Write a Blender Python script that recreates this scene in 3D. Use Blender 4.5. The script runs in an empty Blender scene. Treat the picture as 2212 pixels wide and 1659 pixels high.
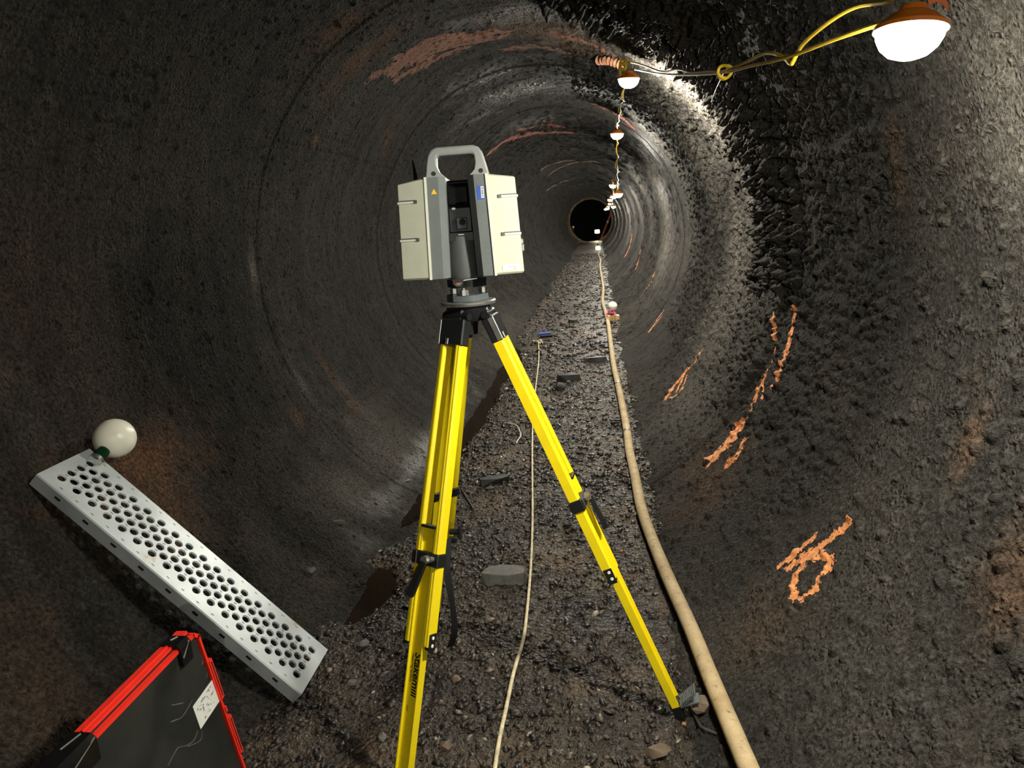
import bpy, bmesh, math, random
import numpy as np
from mathutils import Vector, Matrix

random.seed(7)
rng = np.random.default_rng(7)
scene = bpy.context.scene
col = scene.collection
R_ = math.radians

# ------------------------------------------------------------------ camera
FPX, CX, CY = 1533.0, 1106.0, 829.5
VPX, VPY, ROLL, H = 1291.0, 468.0, 2.2, 1.55
AX, AZ, R = -0.47, 1.32, 1.5          # pipe axis and radius
def _cd(u, v): return np.array([(u-CX)/FPX, (v-CY)/FPX, 1.0])
_Y = _cd(VPX, VPY); _Y /= np.linalg.norm(_Y)
_g = np.array([math.sin(R_(ROLL)), math.cos(R_(ROLL)), 0.0]); _g -= _Y*(_g@_Y); _g /= np.linalg.norm(_g)
CM = np.stack([np.cross(_g, _Y), _Y, -_g])       # world = CM @ (right, down, forward)
cam = bpy.data.cameras.new('camera'); camo = bpy.data.objects.new('camera', cam); col.objects.link(camo)
cam.sensor_width = 36.0; cam.lens = FPX/2212*36; cam.clip_start = 0.05; cam.clip_end = 200
m = Matrix.Identity(4)
for i in range(3):
    m[i][0] = CM[i][0]; m[i][1] = -CM[i][1]; m[i][2] = -CM[i][2]
m[2][3] = H
camo.matrix_world = m
scene.camera = camo
# ------------------------------------------------------------------ world, exposure
w = bpy.data.worlds.new('world'); scene.world = w; w.use_nodes = True
w.node_tree.nodes['Background'].inputs[0].default_value = (0.9, 0.95, 1, 1)
w.node_tree.nodes['Background'].inputs[1].default_value = 0.001
scene.view_settings.view_transform = 'Standard'; scene.view_settings.look = 'None'
scene.view_settings.gamma = 1.0; scene.view_settings.use_curve_mapping = False
scene.view_settings.exposure = 0.0
scene.cycles.use_denoising = True
scene.cycles.max_bounces = 2; scene.cycles.diffuse_bounces = 2; scene.cycles.glossy_bounces = 1
scene.cycles.use_adaptive_sampling = True; scene.cycles.adaptive_threshold = 0.08; scene.cycles.adaptive_min_samples = 10
LAMP_W = 1400.0                                    # radiance of the lamp globes
LAMPS = [  # px, py, distance along the tunnel
    (1966, 70, 1.38), (1358, 172, 4.9), (1333, 290, 7.9), (1335, 419, 10.6), (1324, 400, 13.6),
    (1326, 424, 16.6), (1318, 431, 19.6), (1325, 446, 22.6), (1312, 450, 25.6), (1317, 440, 30.0), (1308, 452, 35.0), (1314, 446, 41.0)]

# ------------------------------------------------------------------ place helpers
O_ = np.array([0, 0, H])
def ray(u, v): return CM @ _cd(u, v)
def on_floor(u, v, z=0.0):
    d = ray(u, v); return Vector(O_ + d*((z-H)/d[2]))
def at_y(u, v, y):
    d = ray(u, v); return Vector(O_ + d*(y/d[1]))
def at_x(u, v, x):
    d = ray(u, v); return Vector(O_ + d*(x/d[0]))
def on_wall(u, v, off=0.0):
    d = ray(u, v); ox, oz, r = -AX, H-AZ, R-off
    a = d[0]**2+d[2]**2; b = ox*d[0]+oz*d[2]; c = ox*ox+oz*oz-r*r
    return Vector(O_ + d*((-b+math.sqrt(b*b-a*c))/a))
def proj(p):
    c = CM.T @ (np.array(p)-O_); return CX+FPX*c[0]/c[2], CY+FPX*c[1]/c[2]

# ------------------------------------------------------------------ noise
_T = rng.random((256, 256))
def vnoise(x, y, s=0):
    x = np.asarray(x, float)+s*17.31; y = np.asarray(y, float)+s*9.77
    xi = np.floor(x).astype(int); yi = np.floor(y).astype(int)
    fx = x-xi; fy = y-yi; fx = fx*fx*(3-2*fx); fy = fy*fy*(3-2*fy)
    a = _T[xi & 255, yi & 255]; b = _T[(xi+1) & 255, yi & 255]
    c = _T[xi & 255, (yi+1) & 255]; d = _T[(xi+1) & 255, (yi+1) & 255]
    return (a*(1-fx)+b*fx)*(1-fy)+(c*(1-fx)+d*fx)*fy-0.5
def fbm(x, y, o=4, s=0):
    t = 0; a = 1.0
    for i in range(o):
        t = t+a*vnoise(x*2**i, y*2**i, s+i); a *= 0.5
    return t

# ------------------------------------------------------------------ materials
MATS = {}
def nt(name):
    ma = bpy.data.materials.new(name); ma.use_nodes = True
    t = ma.node_tree; return ma, t, t.nodes['Principled BSDF']
def setp(b, **k):
    for n, v in k.items():
        n = {'color': 'Base Color', 'rough': 'Roughness', 'metal': 'Metallic', 'spec': 'Specular IOR Level', 'emis': 'Emission Strength', 'ecol': 'Emission Color', 'trans': 'Transmission Weight', 'coat': 'Coat Weight'}[n]
        b.inputs[n].default_value = (*v, 1) if isinstance(v, tuple) else v
def tex(t, kind, scale, **k):
    n = t.nodes.new('ShaderNodeTex'+kind); n.inputs['Scale'].default_value = scale
    for a, v in k.items(): n.inputs[a].default_value = v
    return n
def coords(t, what='Object'):
    n = t.nodes.new('ShaderNodeTexCoord'); return n.outputs[what]
def ramp(t, fac, stops):
    r = t.nodes.new('ShaderNodeValToRGB'); t.links.new(fac, r.inputs[0])
    e = r.color_ramp.elements
    while len(e) < len(stops): e.new(0.5)
    for i, (p, c) in enumerate(stops):
        e[i].position = p; e[i].color = (*c, 1) if isinstance(c, tuple) else (c, c, c, 1)
    return r.outputs[0]
def mixc(t, fac, a, b, mode='MIX'):
    n = t.nodes.new('ShaderNodeMix'); n.data_type = 'RGBA'; n.blend_type = mode
    for sock, v in ((0, fac), (6, a), (7, b)):
        if isinstance(v, (int, float)): n.inputs[sock].default_value = v
        elif isinstance(v, tuple): n.inputs[sock].default_value = (*v, 1)
        else: t.links.new(v, n.inputs[sock])
    return n.outputs[2]
def bump(t, b, h, strength, dist, prev=None):
    n = t.nodes.new('ShaderNodeBump'); n.inputs['Strength'].default_value = strength; n.inputs['Distance'].default_value = dist
    t.links.new(h, n.inputs['Height'])
    if prev: t.links.new(prev, n.inputs['Normal'])
    t.links.new(n.outputs[0], b.inputs['Normal']); return n.outputs[0]
def plain(name, color, rough=0.5, metal=0.0, var=0.12, scale=30.0, grain=0.0, **k):
    """painted / moulded surface: slight mottling, optional fine grain"""
    ma, t, b = nt(name); setp(b, rough=rough, metal=metal, **k)
    c = coords(t); n = tex(t, 'Noise', scale, Detail=3.0); t.links.new(c, n.inputs['Vector'])
    lo = tuple(x*(1-var) for x in color); hi = tuple(min(1, x*(1+var)) for x in color)
    t.links.new(ramp(t, n.outputs[0], [(0.3, lo), (0.7, hi)]), b.inputs['Base Color'])
    if grain:
        g = tex(t, 'Noise', 600.0, Detail=2.0); t.links.new(c, g.inputs['Vector']); bump(t, b, g.outputs[0], grain, 0.001)
    MATS[name] = ma; return ma
def glow(name, color, strength):
    ma, t, b = nt(name); setp(b, color=(0.8, 0.8, 0.78), rough=0.4, ecol=color, emis=strength); MATS[name] = ma; return ma

plain('off_white', (0.50, 0.515, 0.405), 0.42, var=0.04)
plain('rim_white', (0.66, 0.675, 0.55), 0.35, var=0.03)
plain('scanner_grey', (0.13, 0.145, 0.14), 0.5, var=0.06, grain=0.3)
plain('column_grey', (0.085, 0.09, 0.09), 0.38, var=0.06, grain=0.3)
plain('handle_grey', (0.26, 0.275, 0.265), 0.45, var=0.06, grain=0.3)
plain('black_plastic', (0.010, 0.011, 0.012), 0.4, var=0.2)
plain('black_gloss', (0.006, 0.006, 0.007), 0.15, var=0.2)
plain('tribrach_grey', (0.12, 0.145, 0.15), 0.4, metal=0.3, var=0.08)
plain('tribrach_dark', (0.02, 0.026, 0.028), 0.4, var=0.1)
plain('steel', (0.62, 0.61, 0.57), 0.32, metal=0.9, var=0.15)
plain('yellow', (0.90, 0.70, 0.008), 0.36, var=0.05, scale=14)
plain('warning_yellow', (0.9, 0.5, 0.02), 0.5, var=0.03)
plain('blue_tag', (0.03, 0.09, 0.42), 0.4, var=0.05)
plain('blue_marker', (0.05, 0.12, 0.55), 0.3, var=0.05)
plain('white_label', (0.85, 0.86, 0.80), 0.5, var=0.04)
plain('ink', (0.006, 0.006, 0.006), 0.5, var=0.1)
plain('grey_ink', (0.25, 0.25, 0.24), 0.6, var=0.1)
plain('ball_white', (0.90, 0.88, 0.73), 0.33, var=0.05, scale=9)
plain('stem_green', (0.004, 0.035, 0.014), 0.12, var=0.2)
plain('red_plastic', (0.95, 0.035, 0.018), 0.42, var=0.06)
plain('dark_groove', (0.02, 0.012, 0.01), 0.7)
plain('strap_black', (0.012, 0.012, 0.013), 0.8, var=0.3, grain=0.6)
plain('orange_plastic', (0.85, 0.23, 0.02), 0.4, var=0.08)
plain('yellow_cord', (0.75, 0.50, 0.03), 0.45, var=0.15)
plain('wood', (0.62, 0.42, 0.16), 0.6, var=0.2)
plain('pink_tape', (0.85, 0.06, 0.22), 0.4, var=0.2)
plain('orange_tape', (0.85, 0.20, 0.05), 0.5, var=0.1)
plain('white_wire', (0.75, 0.74, 0.68), 0.45)
plain('tie_wire', (0.35, 0.33, 0.30), 0.4, metal=0.7)
plain('red_pole', (0.55, 0.13, 0.08), 0.5, var=0.2)
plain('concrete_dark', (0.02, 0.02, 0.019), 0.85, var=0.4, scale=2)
plain('orange_bit', (0.8, 0.15, 0.04), 0.5)
glow('lamp_light', (1.0, 0.96, 0.84), LAMP_W)
glow('flood_light', (1.0, 0.86, 0.55), 260.0)
glow('low_lamp_light', (0.95, 1.0, 0.62), 14.0)

# galvanised steel of the plank: pale grey with rust freckles
ma, t, b = nt('galvanised'); MATS['galvanised'] = ma; setp(b, rough=0.45, metal=0.35)
c = coords(t); n = tex(t, 'Noise', 7, Detail=6.0); t.links.new(c, n.inputs[0])
n2 = tex(t, 'Noise', 4.5, Detail=8.0, Roughness=0.7); t.links.new(c, n2.inputs[0])
base = ramp(t, n.outputs[0], [(0.3, (0.36, 0.395, 0.40)), (0.7, (0.55, 0.59, 0.59))])
t.links.new(mixc(t, ramp(t, n2.outputs[0], [(0.62, 0.0), (0.70, 0.9)]), base, (0.34, 0.22, 0.11)), b.inputs['Base Color'])
# rust bar
ma, t, b = nt('rust'); MATS['rust'] = ma; setp(b, rough=0.85)
c = coords(t); n = tex(t, 'Noise', 40, Detail=6.0); t.links.new(c, n.inputs[0])
t.links.new(ramp(t, n.outputs[0], [(0.3, (0.16, 0.06, 0.03)), (0.7, (0.42, 0.20, 0.11))]), b.inputs['Base Color']); bump(t, b, n.outputs[0], 0.8, 0.01)
# rusty ring at the tunnel mouth
ma, t, b = nt('tan_ring'); MATS['tan_ring'] = ma; setp(b, rough=0.8)
c = coords(t); n = tex(t, 'Noise', 6, Detail=6.0); t.links.new(c, n.inputs[0])
t.links.new(ramp(t, n.outputs[0], [(0.3, (0.25, 0.16, 0.09)), (0.7, (0.55, 0.42, 0.28))]), b.inputs['Base Color'])
# canvas hose: tan with dark scuffs
ma, t, b = nt('hose_canvas'); MATS['hose_canvas'] = ma; setp(b, rough=0.75)
c = coords(t); n = tex(t, 'Noise', 9, Detail=8.0, Roughness=0.7); t.links.new(c, n.inputs[0])
n2 = tex(t, 'Noise', 45, Detail=4.0, Roughness=0.7); t.links.new(c, n2.inputs[0])
base = ramp(t, n.outputs[0], [(0.3, (0.36, 0.25, 0.12)), (0.6, (0.55, 0.42, 0.23))])
t.links.new(mixc(t, ramp(t, n2.outputs[0], [(0.60, 0.0), (0.70, 0.75)]), base, (0.10, 0.07, 0.04)), b.inputs['Base Color'])
bump(t, b, n2.outputs[0], 0.25, 0.004)
# rope
plain('rope_fibre', (0.74, 0.64, 0.42), 0.8, var=0.25, scale=25)
# case face: scuffed black
ma, t, b = nt('case_black'); MATS['case_black'] = ma; setp(b, rough=0.5)
c = coords(t); n = tex(t, 'Noise', 8, Detail=8.0, Roughness=0.65); t.links.new(c, n.inputs[0])
t.links.new(ramp(t, n.outputs[0], [(0.3, (0.010, 0.012, 0.011)), (0.75, (0.035, 0.036, 0.030))]), b.inputs['Base Color'])
plain('scuff', (0.085, 0.078, 0.06), 0.8, var=0.4)

# pipe wall
def wall_material(name):
    ma, t, b = nt(name); c = coords(t)
    big = tex(t, 'Noise', 1.3, Detail=3.0, Roughness=0.62); mid = tex(t, 'Noise', 9.0, Detail=3.0, Roughness=0.65)
    fine = tex(t, 'Noise', 75.0, Detail=3.0, Roughness=0.7)
    st = t.nodes.new('ShaderNodeMapping'); st.inputs['Scale'].default_value = (0.5, 7.0, 0.5); t.links.new(c, st.inputs[0])
    ring = tex(t, 'Noise', 1.6, Detail=2.0); t.links.new(st.outputs[0], ring.inputs[0])
    vor = tex(t, 'Voronoi', 62.0)
    for q in (big, mid, fine, vor): t.links.new(c, q.inputs['Vector'])
    base = ramp(t, big.outputs[0], [(0.30, (0.014, 0.0135, 0.0122)), (0.52, (0.024, 0.022, 0.019)), (0.72, (0.037, 0.030, 0.0225))])
    base = mixc(t, ramp(t, mid.outputs[0], [(0.35, 0.0), (0.75, 0.7)]), base, (0.046, 0.042, 0.036))
    base = mixc(t, ramp(t, ring.outputs[0], [(0.45, 0.0), (0.75, 0.45)]), base, (0.009, 0.0085, 0.0085))
    at = t.nodes.new('ShaderNodeAttribute'); at.attribute_name = 'rust'
    rb = t.nodes.new('ShaderNodeMath'); rb.operation = 'MULTIPLY'; t.links.new(at.outputs['Fac'], rb.inputs[0]); t.links.new(ramp(t, mid.outputs[0], [(0.25, 0.25), (0.6, 1.0)]), rb.inputs[1])
    base = mixc(t, rb.outputs[0], base, (0.11, 0.058, 0.028))
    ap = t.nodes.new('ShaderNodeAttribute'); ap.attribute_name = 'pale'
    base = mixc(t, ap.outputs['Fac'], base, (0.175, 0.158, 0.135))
    base = mixc(t, 1.0, base, ramp(t, fine.outputs[0], [(0.32, 0.35), (0.5, 0.95), (0.72, 1.9)]), 'MULTIPLY')
    t.links.new(base, b.inputs['Base Color'])
    aw = t.nodes.new('ShaderNodeAttribute'); aw.attribute_name = 'wet'
    rm = t.nodes.new('ShaderNodeMapRange'); t.links.new(aw.outputs['Fac'], rm.inputs[0]); rm.inputs[3].default_value = 0.9; rm.inputs[4].default_value = 0.28; t.links.new(rm.outputs[0], b.inputs['Roughness'])
    sm = t.nodes.new('ShaderNodeMapRange'); t.links.new(aw.outputs['Fac'], sm.inputs[0]); sm.inputs[3].default_value = 0.10; sm.inputs[4].default_value = 0.55; t.links.new(sm.outputs[0], b.inputs['Specular IOR Level'])
    vm = t.nodes.new('ShaderNodeMath'); vm.operation = 'MULTIPLY'; t.links.new(ramp(t, vor.outputs['Distance'], [(0.0, 1.0), (0.5, 0.0)]), vm.inputs[0]); t.links.new(ramp(t, mid.outputs[0], [(0.42, 0.0), (0.6, 0.9)]), vm.inputs[1])
    hm = t.nodes.new('ShaderNodeMath'); hm.operation = 'ADD'; t.links.new(vm.outputs[0], hm.inputs[0]); t.links.new(fine.outputs[0], hm.inputs[1])
    bump(t, b, hm.outputs[0], 1.0, 0.011)
    MATS[name] = ma
wall_material('pipe_wall')
# gravel ground and stones
ma, t, b = nt('ground'); MATS['ground'] = ma; c = coords(t); setp(b, rough=0.6)
g1 = tex(t, 'Noise', 2.2, Detail=4.0, Roughness=0.6); g2 = tex(t, 'Voronoi', 55.0); g3 = tex(t, 'Noise', 120.0, Detail=2.0)
for q in (g1, g2, g3): t.links.new(c, q.inputs['Vector'])
base = ramp(t, g1.outputs[0], [(0.36, (0.020, 0.016, 0.012)), (0.52, (0.045, 0.032, 0.020)), (0.68, (0.115, 0.075, 0.038))])
base = mixc(t, ramp(t, g2.outputs['Color'], [(0.55, 0.0), (0.95, 0.55)]), base, (0.085, 0.066, 0.045))
t.links.new(base, b.inputs['Base Color'])
t.links.new(ramp(t, g3.outputs[0], [(0.4, 0.35), (0.6, 0.8)]), b.inputs['Roughness'])
ad = t.nodes.new('ShaderNodeMath'); ad.operation = 'ADD'; t.links.new(g2.outputs['Distance'], ad.inputs[0]); t.links.new(g3.outputs[0], ad.inputs[1]); bump(t, b, ad.outputs[0], 1.0, 0.012)
ma, t, b = nt('stone'); MATS['stone'] = ma; c = coords(t)
at = t.nodes.new('ShaderNodeAttribute'); at.attribute_name = 'col'; n = tex(t, 'Noise', 90, Detail=4.0); t.links.new(c, n.inputs[0])
t.links.new(mixc(t, 1.0, at.outputs['Color'], ramp(t, n.outputs[0], [(0.3, 0.6), (0.7, 1.2)]), 'MULTIPLY'), b.inputs['Base Color'])
t.links.new(ramp(t, n.outputs[0], [(0.35, 0.28), (0.7, 0.65)]), b.inputs['Roughness']); bump(t, b, n.outputs[0], 0.4, 0.004)
def rockmat(name, color):
    ma, t, b = nt(name); c = coords(t); n = tex(t, 'Noise', 28, Detail=8.0, Roughness=0.65); t.links.new(c, n.inputs[0])
    t.links.new(ramp(t, n.outputs[0], [(0.3, tuple(x*0.55 for x in color)), (0.7, tuple(x*1.3 for x in color))]), b.inputs['Base Color'])
    setp(b, rough=0.6); bump(t, b, n.outputs[0], 0.6, 0.01); MATS[name] = ma
rockmat('rock_grey', (0.105, 0.10, 0.085)); rockmat('rock_dark', (0.05, 0.05, 0.046)); rockmat('rock_brown', (0.16, 0.11, 0.07)); rockmat('rock_pale', (0.30, 0.27, 0.21)); rockmat('rock_orange', (0.38, 0.16, 0.06))
# puddle
ma, t, b = nt('muddy_water'); MATS['muddy_water'] = ma; setp(b, color=(0.016, 0.009, 0.004), rough=0.05, spec=0.5)
c = coords(t); n = tex(t, 'Noise', 14, Detail=2.0); t.links.new(c, n.inputs[0]); bump(t, b, n.outputs[0], 0.05, 0.01)
# spray paint / stains
def paintmat(name, color, rough=0.6):
    ma, t, b = nt(name); c = coords(t); n = tex(t, 'Noise', 60, Detail=5.0); t.links.new(c, n.inputs[0])
    t.links.new(ramp(t, n.outputs[0], [(0.3, tuple(x*0.55 for x in color)), (0.65, color)]), b.inputs['Base Color'])
    setp(b, rough=rough); bump(t, b, n.outputs[0], 0.6, 0.008); MATS[name] = ma
paintmat('orange_paint', (0.95, 0.36, 0.12)); paintmat('red_paint', (0.34, 0.09, 0.055)); paintmat('rust_stain', (0.115, 0.042, 0.020), 0.85); paintmat('tan_stain', (0.30, 0.17, 0.09), 0.8)

# ------------------------------------------------------------------ mesh builder
def hull_data(pts):
    bm = bmesh.new()
    for p in pts: bm.verts.new(p)
    bmesh.ops.convex_hull(bm, input=bm.verts[:])
    for v in [v for v in bm.verts if not v.link_faces]: bm.verts.remove(v)
    bmesh.ops.dissolve_limit(bm, angle_limit=0.01, verts=bm.verts[:], edges=bm.edges[:])
    bmesh.ops.recalc_face_normals(bm, faces=bm.faces[:])
    bm.verts.index_update()
    v = [tuple(x.co) for x in bm.verts]; f = [[q.index for q in fc.verts] for fc in bm.faces]
    bm.free(); return v, f
class MB:
    def __init__(s, M=None): s.v = []; s.f = []; s.M = M or Matrix.Identity(4)
    def add(s, v, f, M=None):
        k = len(s.v); T = s.M @ M if M is not None else s.M
        s.v += [tuple(T @ Vector(p)) for p in v]; s.f += [[i+k for i in q] for q in f]; return s
    def hull(s, pts, M=None): return s.add(*hull_data(pts), M)
    def box(s, c, z, b=0.0, M=None):
        hx, hy, hz = z[0]/2, z[1]/2, z[2]/2
        if b <= 0:
            v = [(c[0]+i*hx, c[1]+j*hy, c[2]+k*hz) for i in (-1, 1) for j in (-1, 1) for k in (-1, 1)]
            return s.add(v, [[0, 1, 3, 2], [4, 6, 7, 5], [0, 4, 5, 1], [2, 3, 7, 6], [0, 2, 6, 4], [1, 5, 7, 3]], M)
        P = []
        for i in (-1, 1):
            for j in (-1, 1):
                for k in (-1, 1):
                    P += [(c[0]+i*(hx-b), c[1]+j*(hy-b), c[2]+k*hz), (c[0]+i*(hx-b), c[1]+j*hy, c[2]+k*(hz-b)), (c[0]+i*hx, c[1]+j*(hy-b), c[2]+k*(hz-b))]
        return s.hull(P, M)
    def tube(s, pts, r, seg=8, caps=True, flat=None, M=None):
        pts = [Vector(p) for p in pts]; n = len(pts); rr = r if isinstance(r, (list, tuple)) else [r]*n
        v = []; f = []; up = None
        for i, p in enumerate(pts):
            d = (pts[min(i+1, n-1)]-pts[max(i-1, 0)]).normalized()
            if up is None: up = Vector((0, 0, 1)) if abs(d.z) < 0.9 else Vector((1, 0, 0))
            x = d.cross(up)
            if x.length < 1e-5: x = d.orthogonal()
            x.normalize(); y = x.cross(d).normalized(); up = y
            for k in range(seg):
                a = 2*math.pi*k/seg; e = flat or 1.0
                v.append(tuple(p+x*math.cos(a)*rr[i]+y*math.sin(a)*rr[i]*e))
        for i in range(n-1):
            for k in range(seg):
                k2 = (k+1) % seg; f.append([i*seg+k, i*seg+k2, (i+1)*seg+k2, (i+1)*seg+k])
        if caps: f += [list(range(seg))[::-1], list(range((n-1)*seg, n*seg))]
        return s.add(v, f, M)
    def cyl(s, a, b, r0, r1=None, seg=16, M=None):
        return s.tube([a, b], [r0, r0 if r1 is None else r1], seg, True, None, M)
    def lathe(s, prof, seg=24, M=None):
        v = []; f = []; n = len(prof)
        for r, z in prof:
            for k in range(seg):
                a = 2*math.pi*k/seg; v.append((r*math.cos(a), r*math.sin(a), z))
        for i in range(n-1):
            for k in range(seg):
                k2 = (k+1) % seg; f.append([i*seg+k, i*seg+k2, (i+1)*seg+k2, (i+1)*seg+k])
        f += [list(range(seg))[::-1], list(range((n-1)*seg, n*seg))]
        return s.add(v, f, M)
    def build(s, name, mat, parent=None, smooth=True, angle=0.6):
        me = bpy.data.meshes.new(name); me.from_pydata(s.v, [], s.f); me.update()
        return link(name, me, mat, parent, smooth, angle)
def link(name, me, mat, parent=None, smooth=True, angle=0.6):
    o = bpy.data.objects.new(name, me); col.objects.link(o)
    if mat: me.materials.append(MATS[mat])
    if smooth:
        me.polygons.foreach_set('use_smooth', np.ones(len(me.polygons), bool)); me.set_sharp_from_angle(angle=angle)
    if parent:
        o.parent = parent; o.matrix_parent_inverse = parent.matrix_world.inverted()
    return o
def np_mesh(name, V, F, mat, parent=None, smooth=True, attrs=None):
    me = bpy.data.meshes.new(name); V = np.asarray(V, np.float32); F = np.asarray(F, np.int32); k = F.shape[1]
    me.vertices.add(len(V)); me.vertices.foreach_set('co', V.ravel())
    me.loops.add(F.size); me.loops.foreach_set('vertex_index', F.ravel())
    me.polygons.add(len(F)); me.polygons.foreach_set('loop_start', np.arange(0, F.size, k, dtype=np.int32)); me.polygons.foreach_set('loop_total', np.full(len(F), k, np.int32))
    me.update(calc_edges=True)
    for an, (ty, arr) in (attrs or {}).items():
        a = me.attributes.new(an, ty, 'POINT'); a.data.foreach_set('color' if ty == 'FLOAT_COLOR' else 'value', np.asarray(arr, np.float32).ravel())
    if smooth: me.polygons.foreach_set('use_smooth', np.ones(len(F), bool))
    o = bpy.data.objects.new(name, me); col.objects.link(o); me.materials.append(MATS[mat])
    if parent: o.parent = parent
    return o
def tag(o, label, cat=None, group=None, kind=None):
    o['label'] = label
    if cat: o['category'] = cat
    if group: o['group'] = group
    if kind: o['kind'] = kind
    return o
def thing(name, loc, label, cat, group=None):
    o = bpy.data.objects.new(name, None); col.objects.link(o); o.location = loc; o.empty_display_size = 0.1
    bpy.context.view_layer.update(); return tag(o, label, cat, group)
def smoothpath(P, n=8):
    """Catmull-Rom through the points"""
    P = [Vector(p) for p in P]; Q = []
    for i in range(len(P)-1):
        a, b, c, d = P[max(i-1, 0)], P[i], P[i+1], P[min(i+2, len(P)-1)]
        for k in range(n):
            t = k/n; Q.append(0.5*((2*b)+(c-a)*t+(2*a-5*b+4*c-d)*t*t+(3*b-a-3*c+d)*t*t*t))
    Q.append(P[-1]); return Q
def textmesh(name, body, size, M, mat, parent, bold=0.0, shear=0.0, ext=0.0003):
    cu = bpy.data.curves.new(name, 'FONT'); cu.body = body; cu.size = size; cu.offset = bold; cu.shear = shear; cu.extrude = ext; cu.align_x = 'LEFT'
    o = bpy.data.objects.new(name+'_c', cu); col.objects.link(o); bpy.context.view_layer.update()
    me = bpy.data.meshes.new_from_object(o.evaluated_get(bpy.context.evaluated_depsgraph_get()))
    bpy.data.objects.remove(o); bpy.data.curves.remove(cu); me.transform(M); me.materials.clear(); me.name = name
    return link(name, me, mat, parent, False)

# ================================================================== PIPE WALL
TH = R_(166)
ZONES = [  # y0, y1, dy, ds
    (-8.0, 1.1, 0.06, 0.05), (1.1, 5.0, 0.0072, 0.0072), (5.0, 9.0, 0.0125, 0.0125), (9.0, 16.0, 0.026, 0.026), (16.0, 48.0, 0.07, 0.036)]
JOINTS = [-1.7, -0.6, 0.6, 1.72, 2.86, 3.97] + [3.97+1.16*k for k in range(1, 39)]
def course(y):
    k = np.searchsorted(JOINTS, y)
    return np.where(k % 2 == 0, 0.007, 0.0)
bumps = []      # (s, y, radius, height)
def scatter(n, y0, y1, s0, s1, r0, r1, h0, h1):
    y = rng.uniform(y0, y1, n); s_ = rng.uniform(s0, s1, n); r = r0+(r1-r0)*rng.random(n)**2.2; h = r*rng.uniform(h0, h1, n)
    bumps.extend(zip(s_, y, r, h))
SM = R*TH
scatter(5000, 1.1, 9.0, -SM, SM, 0.008, 0.018, 0.3, 0.7)
scatter(7000, 1.2, 6.6, 0.5, SM, 0.008, 0.022, 0.5, 1.0)
scatter(9000, 2.6, 8.0, 0.3, 3.4, 0.008, 0.026, 0.5, 1.0)
scatter(3500, 3.8, 4.7, 0.2, 2.6, 0.010, 0.030, 0.6, 1.1)
scatter(5000, 1.6, 9.0, -SM, -0.3, 0.008, 0.015, -1.0, -0.4)
scatter(5000, 1.2, 9.0, -SM, 0.4, 0.007, 0.016, 0.4, 0.9)
scatter(40, 1.0, 5.0, 1.6, SM, 0.018, 0.028, 0.3, 0.6)
scatter(9000, 9.0, 16, -SM, SM, 0.02, 0.05, 0.15, 0.45)
scatter(6000, 16, 48, -SM, SM, 0.05, 0.10, 0.12, 0.3)
# rivets: two rows at every ring joint and double rows along the lap seams
for j in JOINTS:
    if not 1.0 < j < 12: continue
    for dy in (-0.055, 0.055):
        for s_ in np.arange(-SM, SM, 0.072):
            if rng.random() < 0.55: bumps.append((s_+rng.normal(0, 0.006), j+dy+rng.normal(0, 0.005), 0.019, 0.009*rng.uniform(-0.6, 1.1)))
def th_of(p): return math.atan2(p.x-AX, p.z-AZ)
SEAMS = []      # (s, y0, y1)
for (u, v) in ((730, 890), (115, 200), (1500, 255), (800, 362), (640, 290), (1420, 640), (1760, 1500)):
    p = on_wall(u, v); k = max(j for j in JOINTS if j < p.y); k2 = min(j for j in JOINTS if j > p.y)
    SEAMS.append((R*th_of(p), k, k2))
for s_, a, b_ in SEAMS:
    for ds in (-0.045, 0.045):
        for y in np.arange(a+0.04, b_-0.04, 0.06): bumps.append((s_+ds, y+rng.normal(0, 0.004), 0.019, 0.010*rng.uniform(0.3, 1.1)))
for (u, v, r, h) in ((2150, 935, .030, .018), (2105, 1090, .028, .016), (2098, 920, .022, .014), (1990, 1340, .025, .014), (1945, 1505, .022, .014), (2195, 1420, .03, .018), (2020, 1620, .025, .014), (2150, 1385, .02, .012), (1925, 1085, .012, .008), (2095, 1145, .014, .009), (640, 410, .02, .015)):
    p = on_wall(u, v); bumps.append((R*th_of(p), p.y, r, h))
bumps = np.array(bumps)
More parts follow.
